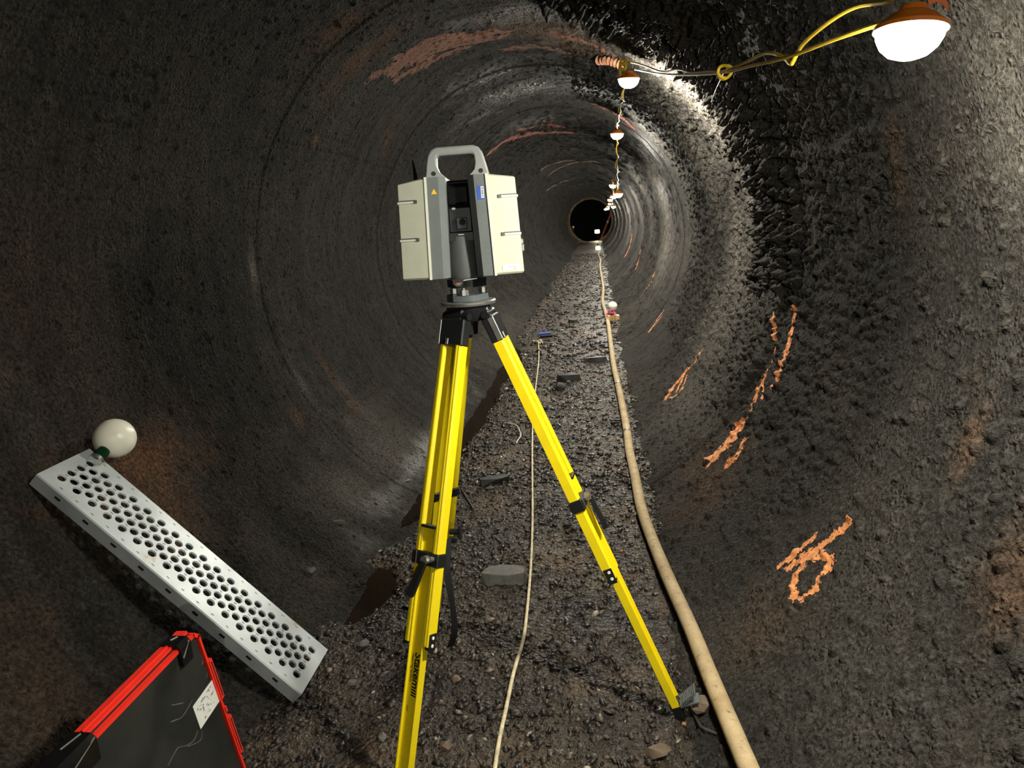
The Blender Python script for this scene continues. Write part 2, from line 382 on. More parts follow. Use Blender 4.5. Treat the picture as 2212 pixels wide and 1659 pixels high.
# soft stains and painted-in lamp light written as attributes: (px, py, size along s, size along y, strength, which)
stains_and_light = [(1130, 190, .5, .45, 1.0, 'wet'), (1060, 160, .3, .3, .8, 'wet'), (1400, 300, .25, .5, .8, 'wet'), (1290, 60, .3, .4, .5, 'wet'), (1150, 20, .4, .2, .6, 'wet'), (1150, 260, .4, .5, .6, 'wet'), (930, 960, .08, 1.2, .9, 'wet'), (1430, 420, .2, 1.2, .5, 'wet'), (300, 1010, .16, .30, .9, 'rust'), (330, 1060, .20, .22, .7, 'rust'), (1530, 1060, .20, .22, .55, 'rust'), (1500, 1010, .12, .14, .5, 'rust'), (2090, 960, .10, .05, .9, 'rust'),
          (2190, 1250, .12, .10, .6, 'rust'), (1950, 360, .14, .05, .7, 'rust'), (1650, 1350, .15, .15, .4, 'rust'), (780, 120, .25, .10, .5, 'rust'), (760, 880, .05, .08, .6, 'rust'), (700, 790, .16, .04, .5, 'rust'), (640, 900, .10, .10, .4, 'rust'),
          (545, 590, .12, .05, .5, 'pale'), (650, 830, .12, .05, .3, 'pale'), (840, 980, .35, .5, .30, 'pale'), (760, 1060, .2, .3, .3, 'pale'), (1000, 640, .25, .8, .25, 'pale'), (1520, 330, .5, .5, .9, 'pale'), (1500, 200, .4, .5, .9, 'pale'), (1600, 560, .6, .6, .5, 'pale'), (1560, 700, .5, .8, .5, 'pale'), (1500, 850, .4, .7, .35, 'pale'), (1450, 560, .5, 2.0, .35, 'pale'), (1640, 420, .3, .3, .4, 'pale'), (2150, 150, .4, .3, .45, 'pale'), (1100, 700, .3, 3.0, .25, 'pale'),  # pale entries on lip and right wall paint lamp brightness into the colour
          (730, 60, .14, .07, .6, 'rust'), (680, 300, .05, .06, .6, 'rust'), (840, 300, .06, .06, .7, 'rust'), (830, 330, .04, .03, .8, 'rust'), (1180, 60, .3, .3, .5, 'rust'), (1240, 90, .2, .15, .6, 'rust'), (80, 1500, .4, .15, .3, 'rust'), (60, 650, .5, .3, .15, 'rust')]
stains_and_light = [(R*th_of(on_wall(u, v)), on_wall(u, v).y, a, b_, k, wh) for u, v, a, b_, k, wh in stains_and_light]
GRID = []
Vall, Fall, RU, PA, WE = [], [], [], [], []; off = 0
for zi, (y0, y1, dy, ds) in enumerate(ZONES):
    ny = int(round((y1-y0)/dy))+1; ns = int(round(2*SM/ds))+1
    ys = np.linspace(y0, y1, ny); ss = np.linspace(-SM, SM, ns)
    S, Y = np.meshgrid(ss, ys)
    D = course(Y)+0.022*fbm(S*0.9, Y*0.9, 3, 1)+0.006*fbm(S*5, Y*5, 3, 5)+0.008*fbm(S*0.7, Y*7, 3, 9)
    sd = 0.8+0.3/(1+np.exp(-(S-0.2)/0.25))
    stp = 1/(1+np.exp(-(Y-4.0+0.09*fbm(S*4, Y*4, 3, 33))/0.006)); D = D+stp*0.034*np.clip((S+0.3)/0.9, 0, 1)*np.clip((3.6-S)/0.8, 0, 1)
    if dy < 0.03: D = D+0.0042*sd*fbm(S*20, Y*20, 3, 13)
    if dy < 0.010: D = D+0.0022*sd*vnoise(S*80, Y*80, 21)
    lip = np.exp(-((Y-4.03)/0.05)**2)*np.clip((S-0.1)/0.5, 0, 1)*(0.6+1.6*np.clip(fbm(S*6, Y*6, 3, 31), -0.3, 0.5))
    D = D+0.026*lip
    for j in JOINTS:
        if y0-0.1 < j < y1+0.1: D = D-0.0045*np.exp(-((Y-j+0.012)/max(0.008, dy))**2)
    ba, bb = (ys[1]-ys[0]), (ss[1]-ss[0])
    for s_, y, r, h in bumps:
        if y < y0-r or y > y1+r: continue
        r = max(r, 1.2*ds)
        i0, i1 = max(0, int((y-r-y0)/ba)), min(ny, int((y+r-y0)/ba)+2); j0, j1 = max(0, int((s_-r+SM)/bb)), min(ns, int((s_+r+SM)/bb)+2)
        if i0 >= i1 or j0 >= j1: continue
        q = ((Y[i0:i1, j0:j1]-y)**2+(S[i0:i1, j0:j1]-s_)**2)/(r*r)
        D[i0:i1, j0:j1] += h*np.sqrt(np.clip(1-q, 0, 1))
    th = S/R; rad = R-D
    V = np.stack([AX+rad*np.sin(th), Y, AZ+rad*np.cos(th)], -1).reshape(-1, 3)
    we = np.zeros_like(S); ru = np.zeros_like(S); pa = 0.13/(1+np.exp(-(S-0.9)/0.35))*np.clip(0.75+1.2*fbm(S*2, Y*2, 3, 45), 0, 1.5)  # right wall made paler: its stronger light is put into the colour
    wob = 1+1.3*fbm(S*7, Y*7, 3, 41)
    for s_, y, a, b_, k, wh in stains_and_light:
        q = k*np.exp(-(((S-s_)/a)**2+((Y-y)/b_)**2)*np.clip(wob, 0.3, 2.2))
        if wh == 'wet': we = np.maximum(we, q)
        elif wh == 'rust': ru = np.maximum(ru, q)
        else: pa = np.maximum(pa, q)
    idx = np.arange(ny*ns).reshape(ny, ns)+off
    F = np.stack([idx[:-1, :-1], idx[1:, :-1], idx[1:, 1:], idx[:-1, 1:]], -1).reshape(-1, 4)
    Vall.append(V); Fall.append(F); RU.append(ru.ravel()); PA.append(pa.ravel()); WE.append(we.ravel()); off += ny*ns
    GRID.append((y0, y1, ba, bb, D))
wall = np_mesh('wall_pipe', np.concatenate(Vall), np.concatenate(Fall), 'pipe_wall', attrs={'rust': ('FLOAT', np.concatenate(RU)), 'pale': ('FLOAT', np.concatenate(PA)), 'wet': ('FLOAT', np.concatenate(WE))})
tag(wall, 'dark rough riveted pipe wall of the tunnel with rust and lumps', kind='structure')
def wall_disp(s, y):
    s = np.asarray(s, float); y = np.asarray(y, float); out = np.zeros_like(s)
    for y0, y1, ba, bb, D in GRID:
        mk = (y >= y0) & (y < y1)
        if not mk.any(): continue
        a = np.clip((y[mk]-y0)/ba, 0, D.shape[0]-1.001); b_ = np.clip((s[mk]+SM)/bb, 0, D.shape[1]-1.001)
        i = a.astype(int); j = b_.astype(int); fa = a-i; fb = b_-j
        out[mk] = (D[i, j]*(1-fb)+D[i, j+1]*fb)*(1-fa)+(D[i+1, j]*(1-fb)+D[i+1, j+1]*fb)*fa
    return out
def wall_point(u, v, off=0.0):
    p = on_wall(u, v); th = th_of(p)
    for _ in range(3):
        d = float(wall_disp(np.array([R*th]), np.array([p.y]))[0]); p = on_wall(u, v, d+off); th = th_of(p)
    return p

# paint: strokes draped over the wall, kept ragged cell by cell
def paint(name, strokes, mat, label, cell=0.004, ragged=0.5, holes=0.25, lift=0.002):
    """strokes: list of (list of (px, py), width in metres)"""
    V, F, key = [], [], {}
    cells = {}
    for pts, wd in strokes:
        P = []
        for u, v in pts:
            p = wall_point(u, v); P.append((R*th_of(p), p.y))
        P = np.array(P)
        lo = P.min(0)-wd; hi = P.max(0)+wd
        gs = np.arange(math.floor(lo[0]/cell), math.ceil(hi[0]/cell)); gy = np.arange(math.floor(lo[1]/cell), math.ceil(hi[1]/cell))
        S, Y = np.meshgrid(gs, gy); x = (S+0.5)*cell; y = (Y+0.5)*cell
        dist = np.full(x.shape, 9.0)
        for a, b_ in zip(P[:-1], P[1:]):
            e = b_-a; L = max(e@e, 1e-9); t_ = np.clip(((x-a[0])*e[0]+(y-a[1])*e[1])/L, 0, 1)
            dist = np.minimum(dist, np.hypot(x-a[0]-t_*e[0], y-a[1]-t_*e[1]))
        k = 0.10/max(wd, 0.02)
        lim = wd/2*(1+ragged*2.4*fbm(x*30*k, y*30*k, 3, 51))
        keep = (dist < lim) & (fbm(x*70*k, y*70*k, 2, 61) < 0.62-holes*(0.4+dist/wd))
        for gi, gj in zip(S[keep], Y[keep]): cells[(int(gi), int(gj))] = 1
    for (i, j) in cells:
        q = []
        for di, dj in ((0, 0), (0, 1), (1, 1), (1, 0)):
            kk = (i+di, j+dj)
            if kk not in key: key[kk] = len(key)
            q.append(key[kk])
        F.append(q)
    if not F: return None
    K = np.array(list(key.keys()), float)*cell
    th = K[:, 0]/R; rad = R-wall_disp(K[:, 0], K[:, 1])-lift
    V = np.stack([AX+rad*np.sin(th), K[:, 1], AZ+rad*np.cos(th)], -1)
    o = np_mesh(name, V, F, mat, wall); o['label'] = label; return o
paint('paint_mark', [([(1833, 1125), (1790, 1170), (1740, 1200), (1703, 1228)], .030), ([(1760, 1160), (1720, 1190), (1683, 1225)], .028),
                     ([(1722, 1215), (1745, 1203), (1775, 1200), (1797, 1208), (1785, 1228), (1772, 1250), (1762, 1275), (1742, 1293), (1720, 1297), (1712, 1275), (1718, 1245), (1735, 1222)], .030)], 'orange_paint', 'orange spray paint mark of two strokes and a loop')
paint('paint_mark', [([(1716, 675), (1708, 730), (1695, 780), (1675, 830)], .060)], 'orange_paint', 'thick orange paint stroke curving along the ring joint', holes=0.1, ragged=0.35, lift=0.004)
paint('paint_mark', [([(1672, 675), (1666, 730), (1655, 780), (1650, 800)], .014)], 'orange_paint', 'thin broken orange paint line', holes=0.5)
paint('paint_mark', [([(1655, 812), (1638, 845), (1632, 860)], .03), ([(1650, 820), (1646, 860)], .015), ([(1640, 845), (1622, 890), (1600, 930)], .018), ([(1600, 925), (1570, 960), (1545, 985)], .10), ([(1608, 952), (1590, 985), (1572, 1005)], .045), ([(1550, 980), (1527, 1010)], .025)], 'orange_paint', 'ragged orange spray paint scribble on the lower right wall', holes=0.45)
paint('paint_mark', [([(1518, 756), (1500, 785), (1480, 805)], .022), ([(1480, 805), (1455, 835), (1440, 860)], .05), ([(1483, 812), (1472, 840), (1448, 862)], .02), ([(1480, 805), (1462, 845)], .03)], 'orange_paint', 'orange paint scribble with a tail beside the hose', cell=0.006, holes=0.5)
paint('paint_mark', [([(1433, 672), (1420, 690), (1403, 716)], .05), ([(1428, 685), (1412, 705)], .04)], 'orange_paint', 'small orange paint tick farther down the right wall', cell=0.01, holes=0.5)
paint('paint_mark', [([(1384, 545), (1374, 580)], .09)], 'orange_paint', 'short orange paint dash low on the far right wall', cell=0.015)
paint('paint_mark', [([(1366, 500), (1361, 530), (1352, 550)], .14)], 'orange_paint', 'far orange paint streak on the right wall', cell=0.02)
paint('paint_mark', [([(1414, 590), (1404, 615), (1398, 622)], .05)], 'orange_paint', 'thin orange paint streak above the lower ticks', cell=0.012, holes=0.5)
paint('paint_mark', [([(1060, 328), (1090, 305), (1130, 292), (1180, 285), (1235, 287)], .17)], 'red_paint', 'wide red paint band on the tunnel crown', cell=0.012, ragged=0.2, holes=0.1)
paint('paint_mark', [([(1120, 281), (1150, 274), (1185, 270), (1213, 274)], .10)], 'red_paint', 'short red paint band above the wide one', cell=0.012, ragged=0.25, holes=0.1)
for pts, lab in (([(1182, 380), (1215, 360), (1250, 350), (1290, 349)], 'thin pale orange ring line on the far crown, nearest of them'), ([(1172, 365), (1200, 352), (1240, 346)], 'thin orange ring line on the far crown at left'), ([(1181, 411), (1210, 395), (1245, 385), (1272, 384)], 'thin pale orange ring line below the others on the far crown'), ([(1232, 404), (1255, 398), (1270, 397)], 'faint short orange ring line on the far crown')):
    paint('paint_mark', [(pts, .10)], 'tan_stain', lab, cell=0.02, ragged=0.3, holes=0.3)
paint('rust_patch', [([(800, 168), (860, 140), (930, 125)], .09), ([(880, 128), (930, 105), (985, 88), (1035, 80)], .30), ([(860, 165), (920, 140), (1000, 105)], .10)], 'rust_stain', 'rust brown streaked patch on the tunnel crown', cell=0.008, ragged=0.55, holes=0.15)
paint('rust_patch', [([(1100, 105), (1160, 100), (1215, 112)], .14), ([(1200, 75), (1260, 88), (1310, 110)], .12)], 'rust_stain', 'dull rust patch on the crown left of the second lamp', cell=0.009, ragged=0.7, holes=0.5)
paint('rust_patch', [([(1285, 225), (1330, 245), (1365, 275)], .10)], 'red_paint', 'reddish streak on the crown behind the third lamp', cell=0.012, ragged=0.6, holes=0.5)

# ================================================================== FLOOR
def floor_z(x, y):
    x = np.asarray(x, float); y = np.asarray(y, float)
    z = 0.035*fbm(x*1.1, y*0.8, 3, 71)+0.016*fbm(x*5, y*5, 3, 75)
    dip = np.exp(-((x+1.19-0.018*(y-3))/0.14)**2)*np.clip((y-3.15)/0.25, 0, 1)*np.clip((9.5-y)/2, 0, 1)
    dip2 = np.exp(-((x+1.10)/0.10)**2-((y-2.78)/0.22)**2)
    edge = 0.03*np.clip((-x-1.28)/0.15, 0, 1)+0.03*np.clip((x-0.25)/0.2, 0, 1)
    return z-0.085*np.maximum(dip, dip2)+edge
FZ = [(-3.0, 1.2, 0.06, 0.06), (1.2, 7.0, 0.014, 0.014), (7.0, 16.0, 0.03, 0.03), (16.0, 48.2, 0.10, 0.06)]
Vall, Fall, off = [], [], 0
for y0, y1, dy, dx in FZ:
    ny = int((y1-y0)/dy)+1; nx = int(2.4/dx)+1
    X, Y = np.meshgrid(np.linspace(-1.7, 0.7, nx), np.linspace(y0, y1, ny))
    Z = floor_z(X, Y)
    if dy < 0.02: Z = Z+0.010*fbm(X*30, Y*30, 3, 81)
    idx = np.arange(nx*ny).reshape(ny, nx)+off
    Vall.append(np.stack([X, Y, Z], -1).reshape(-1, 3)); Fall.append(np.stack([idx[:-1, :-1], idx[:-1, 1:], idx[1:, 1:], idx[1:, :-1]], -1).reshape(-1, 4)); off += nx*ny
floor = np_mesh('floor', np.concatenate(Vall), np.concatenate(Fall), 'ground'); tag(floor, 'dark brown gravel and mud floor of the pipe', kind='structure')
def fz(x, y): return float(floor_z(np.array([x]), np.array([y]))[0])
def surf(x, y):
    """ground height, or the foot of the pipe wall where that is higher"""
    z = fz(x, y); q = min(abs(x-AX), R-.05)
    zw = AZ-math.sqrt(R*R-q*q); th = math.atan2(x-AX, zw-AZ)
    d = float(wall_disp(np.array([R*th]), np.array([y]))[0]) if abs(th) < TH else 0.0
    return max(z, AZ-math.sqrt(max((R-d)**2-q*q, 0.01)))
def gp(u, v, h=0.0):
    """point on the uneven ground under a pixel, h above it"""
    z = 0.0
    for _ in range(8): p = on_floor(u, v, z+h); z = 0.5*z+0.5*surf(p.x, p.y)
    return on_floor(u, v, z+h)
# loose gravel: one object, nobody could count it
ico = bmesh.new(); bmesh.ops.create_icosphere(ico, subdivisions=1, radius=1.0)
IV = np.array([v.co[:] for v in ico.verts]); IF = np.array([[v.index for v in f.verts] for f in ico.faces]); ico.free()
def gravel(n, y0, y1, s0, s1, seed):
    g = np.random.default_rng(seed)
    x = g.uniform(-1.42, 0.42, n); y = y0+(y1-y0)*g.random(n)**1.2; z = floor_z(x, y); sz = s0+(s1-s0)*g.random(n)**3.5; ok = z > -0.030; x, y, z, sz = x[ok], y[ok], z[ok], sz[ok]; n = len(x)
    sc = sz[:, None]*np.stack([g.uniform(0.8, 1.5, n), g.uniform(0.6, 1.1, n), g.uniform(0.35, 0.75, n)], -1)
    jit = 1+0.28*g.standard_normal((n, len(IV), 1))
    P = IV[None]*jit*sc[:, None, :]
    tx = g.normal(0, 0.35, n); a = g.uniform(0, 6.283, n)
    c, s_ = np.cos(tx)[:, None], np.sin(tx)[:, None]; P = np.stack([P[..., 0], P[..., 1]*c-P[..., 2]*s_, P[..., 1]*s_+P[..., 2]*c], -1)
    c, s_ = np.cos(a)[:, None], np.sin(a)[:, None]; P = np.stack([P[..., 0]*c-P[..., 1]*s_, P[..., 0]*s_+P[..., 1]*c, P[..., 2]], -1)
    P += np.stack([x, y, z+sz*0.12], -1)[:, None, :]
    F = (IF[None]+(np.arange(n)*len(IV))[:, None, None]).reshape(-1, 3)
    v = g.random(n); cl = np.where(v[:, None] < 0.66, np.array([0.022, 0.018, 0.015]), np.where(v[:, None] < 0.88, np.array([0.060, 0.044, 0.029]), np.where(v[:, None] < 0.975, np.array([0.090, 0.076, 0.056]), np.array([0.32, 0.28, 0.21]))))
    cl = cl*g.uniform(0.6, 1.4, (n, 1)); C4 = np.ones((n, len(IV), 4)); C4[..., :3] = cl[:, None, :]
    return P.reshape(-1, 3), F, C4.reshape(-1, 4)
PV, PF, PC, off = [], [], [], 0
for args in ((12000, 1.35, 4.2, 0.0035, 0.016, 1), (7000, 4.0, 8.0, 0.006, 0.022, 2), (5000, 8.0, 32.0, 0.014, 0.04, 3)):
    a, b_, c_ = gravel(*args); PV.append(a); PF.append(b_+off); PC.append(c_); off += len(a)
gr = np_mesh('gravel', np.concatenate(PV), np.concatenate(PF), 'stone', smooth=False, attrs={'col': ('FLOAT_COLOR', np.concatenate(PC))})
tag(gr, 'loose wet dark gravel strewn over the tunnel floor', 'gravel', kind='stuff')

# puddles
def puddle(name, outline, z, label):
    P = [Vector((x, y, z)) for x, y in outline]; c = sum(P, Vector())/len(P)
    n = len(P); mb = MB(); v = [tuple(p) for p in P]+[tuple(p-Vector((0, 0, 0.03))) for p in P]
    mb.add(v, [list(range(n))]+[[i, (i+1) % n, (i+1) % n+n, i+n] for i in range(n)]); o = mb.build(name, 'muddy_water', None, False); return tag(o, label, 'puddle')
def blob(cx, cy, rx, ry, sl=0.0, n=36, s=0):
    out = []
    for k in range(n):
        a = 2*math.pi*k/n; q = 1+0.25*float(vnoise(3+math.cos(a)*1.5, 3+math.sin(a)*1.5, 91+s)); y = cy+ry*math.sin(a)*q; out.append((cx+rx*math.cos(a)*q+sl*(y-cy), y))
    return out
puddle('puddle', blob(-1.135, 6.1, 0.30, 2.75, 0.018), -0.026, 'long strip of brown muddy water along the left wall')
puddle('puddle', blob(-1.10, 2.80, 0.22, 0.40, 0, s=3), -0.0245, 'small brown puddle between the steel plank and the tripod')

# named rocks, each where it lies
def rock(u, v, sx, sy, sz, rz, mat, label, seed, slab=False, name='rock'):
    g = random.Random(seed); p = gp(u, v); pts = []
    n = 26 if not slab else 34
    for _ in range(n):
        if slab:
            a = g.uniform(0, 6.283); q = g.uniform(0.86, 1.0); e = 2.6
            x = math.copysign(abs(math.cos(a))**(2/e), math.cos(a))*q; y = math.copysign(abs(math.sin(a))**(2/e), math.sin(a))*q
            z = g.choice((-1, 1))*g.uniform(0.75, 1.0)
            if z > 0: x *= 0.9; y *= 0.9
        else:
            d = Vector((g.gauss(0, 1), g.gauss(0, 1), g.gauss(0, 1))).normalized(); x, y, z = d*g.uniform(0.8, 1.05)
        pts.append((x*sx/2, y*sy/2, z*sz/2))
    mb = MB(Matrix.Translation(p+Vector((0, 0, sz*0.30))) @ Matrix.Rotation(rz, 4, 'Z') @ Matrix.Rotation(g.uniform(-.1, .1), 4, 'X')); mb.hull(pts)
    return tag(mb.build(name, mat, None, True, 0.35), label, 'rock', 'loose rocks on the gravel floor')
rock(1090, 1250, .235, .15, .055, 0.15, 'rock_grey', 'large flat grey slab rock right beside the rope', 1, True)
rock(1228, 822, .27, .10, .09, -0.05, 'rock_dark', 'dark brick-like rock standing on edge between rope and hose', 2, True)
rock(1286, 780, .30, .12, .06, 0.25, 'rock_dark', 'long dark slab rock closest to the hose', 3, True)
rock(1070, 1042, .21, .07, .045, 0.35, 'rock_dark', 'long narrow dark rock between the tripod leg and rope', 4, True)
rock(1058, 1056, .065, .04, .02, 0.2, 'rock_grey', 'small oval pebble in front of the long narrow rock', 5)
rock(1193, 817, .09, .06, .06, 0.3, 'rock_brown', 'small dark brown rock left of the brick-like rock', 6)
rock(1228, 828, .05, .04, .04, 0, 'rock_grey', 'round pebble leaning on the brick-like rock', 7)
rock(1210, 842, .12, .10, .10, 0.6, 'rock_dark', 'chunky black rock in front of the brick-like rock', 8)
rock(1238, 696, .17, .12, .06, 0.1, 'rock_dark', 'flat dark rock far up the floor left of the hose', 9, True)
rock(1518, 1532, .085, .075, .06, 0.5, 'rock_brown', 'rounded brown stone squeezed between tripod foot and hose', 10)
rock(1422, 1632, .085, .06, .045, 0.2, 'rock_brown', 'tan stone at the bottom edge near the hose', 11)
rock(1225, 1136, .055, .05, .04, 0.2, 'rock_dark', 'dark round stone left of the right tripod leg', 12)
rock(1246, 1167, .026, .024, .022, 0, 'rock_grey', 'small round grey pebble beside the right tripod leg', 13)
rock(1342, 1192, .024, .018, .016, .4, 'rock_orange', 'tiny orange tan pebble right of the tripod leg', 14)
rock(1376, 1112, .05, .035, .022, .2, 'rock_pale', 'pale flat pebble close to the hose', 15)
rock(730, 1130, .085, .022, .02, 0.05, 'rock_grey', 'long pale grey sliver of stone near the left wall', 16, True)
rock(672, 1240, .06, .05, .04, 0.4, 'rock_grey', 'grey stone at the left wall above the plank', 17)
rock(785, 1395, .06, .05, .03, 0.8, 'rock_grey', 'grey angular stone between plank and front tripod leg', 18)
rock(762, 1478, .05, .035, .02, 0.3, 'rock_grey', 'flat grey stone right of the lower plank end', 19)
rock(825, 1595, .035, .05, .02, 0.2, 'rock_grey', 'pale grey stone chip left of the front tripod leg', 20)
rock(965, 1618, .05, .04, .03, 0.9, 'rock_brown', 'brown angular stone right of the front tripod leg', 21)
rock(986, 1470, .04, .035, .025, 0.1, 'rock_brown', 'tan round pebble below the hanging strap', 22)
rock(880, 1040, .05, .018, .016, 1.0, 'rock_pale', 'pale stone chip at the edge of the muddy water', 23)
rock(1150, 1247, .055, .04, .03, 0.5, 'rock_grey', 'small stone touching the rope right of the slab', 24)
rock(1477, 1566, .016, .016, .014, 0, 'rock_orange', 'tiny bright orange pebble below the tripod foot', 25)

# ================================================================== HOSE, ROPE, WIRE
hp = [(1692, 1830), (1625, 1680), (1575, 1560), (1530, 1450), (1490, 1350), (1445, 1255), (1408, 1165), (1385, 1095), (1372, 1030), (1360, 975), (1355, 935), (1345, 880), (1334, 825), (1326, 790), (1319, 740), (1314, 700), (1308, 675), (1302, 650), (1303, 620), (1299, 595), (1296, 575), (1297, 562), (1293, 550), (1294, 543)]
hc = [gp(u, v, 0.030) for u, v in hp]
for _ in range(2):
    hz_ = [q.z for q in hc]
    for i in range(1, len(hc)-1): hc[i].z = max(hz_[i]-.004, (hz_[i-1]+2*hz_[i]+hz_[i+1])/4)
HP = smoothpath(hc, 8)
hose = thing('discharge_hose', HP[0], 'long tan canvas hose lying along the right side of the floor', 'hose')
MB().tube(HP, 0.029, 14, True, 0.88).build('hose_body', 'hose_canvas', hose, True, 1.2)
for u, v in ((1357, 933), (1336, 830), (1314, 692)):
    q = gp(u, v, 0.027); i = min(range(1, len(HP)-1), key=lambda k: (HP[k]-q).length); d = (HP[i+1]-HP[i-1]).normalized()
    mb = MB()
    for e in (-0.012, 0.012): mb.tube([HP[i]+d*(e-0.006), HP[i]+d*(e+0.006)], 0.0325, 16, True, 0.9)
    mb.build('hose_clamp', 'tie_wire', hose)
rp = [(1052, 1780), (1066, 1680), (1078, 1600), (1093, 1530), (1110, 1450), (1128, 1390), (1136, 1340), (1146, 1230), (1150, 1130), (1150, 1050), (1150, 950), (1152, 880), (1158, 830), (1164, 775), (1163, 740)]
RP = smoothpath([gp(u, v, 0.014) for u, v in rp], 60)
rope = thing('rope', RP[0], 'thin white twisted rope running up the middle of the floor', 'rope')
ac = [0.0]
for a, b_ in zip(RP[:-1], RP[1:]): ac.append(ac[-1]+(b_-a).length)
for k in range(3):
    P = []
    for i, p in enumerate(RP):
        d = (RP[min(i+1, len(RP)-1)]-RP[max(i-1, 0)]).normalized(); x = d.cross(Vector((0, 0, 1))).normalized(); y = x.cross(d); a = ac[i]/0.028*6.283+k*2.094
        P.append(p+(x*math.cos(a)+y*math.sin(a))*0.0032)
    MB().tube(P, 0.0042, 6).build('strand', 'rope_fibre', rope, True, 1.5)
kn = RP[-1]; mb = MB(); g = random.Random(4)
mb.tube(smoothpath([kn+Vector((0.035*math.cos(a)*(1+.2*math.sin(3*a)), 0.035*math.sin(a), 0.012+0.018*math.sin(2*a))) for a in np.linspace(0, 9, 16)], 4), 0.010, 7)
mb.tube([kn, kn+Vector((-.05, .05, .02)), kn+Vector((-.075, .03, .015))], 0.008, 6); mb.tube([kn, kn+Vector((.05, -.03, .012)), kn+Vector((.06, -.06, .0))], 0.008, 6)
mb.build('knot', 'rope_fibre', rope, True, 1.5)
q = gp(1172, 730, 0.0)
mk = thing('marker_pen', q, 'blue and black marker lying at the knotted rope end', 'marker')
MB().cyl(q+Vector((-.06, .05, .05)), q+Vector((.10, .09, .052)), .022, .018, 14).build('barrel', 'blue_marker', mk)
MB().cyl(q+Vector((-.03, .03, .022)), q+Vector((.13, .05, .022)), .022, .020, 14).cyl(q+Vector((.13, .05, .022)), q+Vector((.17, .056, .022)), .010, .006, 10).build('cap', 'black_plastic', mk)
wp = [gp(u, v, h) for u, v, h in ((1092, 913, .004), (1107, 916, .02), (1117, 920, .035), (1122, 930, .035), (1125, 940, .03), (1119, 950, .012), (1115, 957, .003))]
tag(MB().tube(smoothpath(wp, 6), 0.0045, 6).build('bent_wire', 'white_wire', None), 'short bent white wire on gravel between the tripod and rope', 'wire')
wp = [gp(u, v, h) for u, v, h in ((1490, 1520, .012), (1502, 1548, .008), (1515, 1570, .008), (1535, 1580, .008), (1548, 1585, .006))]
tag(MB().tube(smoothpath(wp, 6), 0.004, 6).build('twig', 'rock_dark', None), 'thin dark twig on the gravel between tripod foot and hose', 'twig')
wp = [gp(u, v, .008) for u, v in ((996, 1055), (1006, 1072), (1016, 1088), (1026, 1105))]
tag(MB().tube(smoothpath(wp, 4), [0.006]*12+[0.003], 6).build('twig', 'rock_dark', None), 'thin dark twig right behind the front tripod leg', 'twig')

# ================================================================== TRIPOD
TC = at_y(1011, 648, 2.05); TZ = TC.z
tri = thing('tripod', (TC.x, TC.y, 0), 'yellow survey tripod with black clamps carrying the scanner', 'tripod')
Tm = Matrix.Translation((TC.x, TC.y, 0))
mb = MB(Tm); mb.lathe([(.040, TZ-.012), (.079, TZ-.012), (.081, TZ-.008), (.081, TZ-.003), (.078, TZ), (.030, TZ)], 40); mb.build('head_plate', 'steel', tri)
mb = MB(Tm); mb.lathe([(.030, TZ-.060), (.050, TZ-.058), (.062, TZ-.040), (.066, TZ-.012), (.030, TZ-.012)], 32); mb.cyl((0, 0, TZ-.10), (0, 0, TZ-.055), .022, .026, 16); mb.build('head_casting', 'black_plastic', tri)
FEET = {'right': on_floor(1478, 1542), 'front': on_floor(864, 1730), 'back': Vector((-0.722, 2.50, 0))}
def z_at(hinge, d, py):
    lo, hi = 0.0, 2.0
    for _ in range(40):
        md = (lo+hi)/2
        if proj(hinge+d*md)[1] < py: lo = md
        else: hi = md
    return lo
LEGPX = {'right': (None, 1083, 1237), 'front': (1138, 1205, 1388), 'back': (1020, 1062, 1168)}
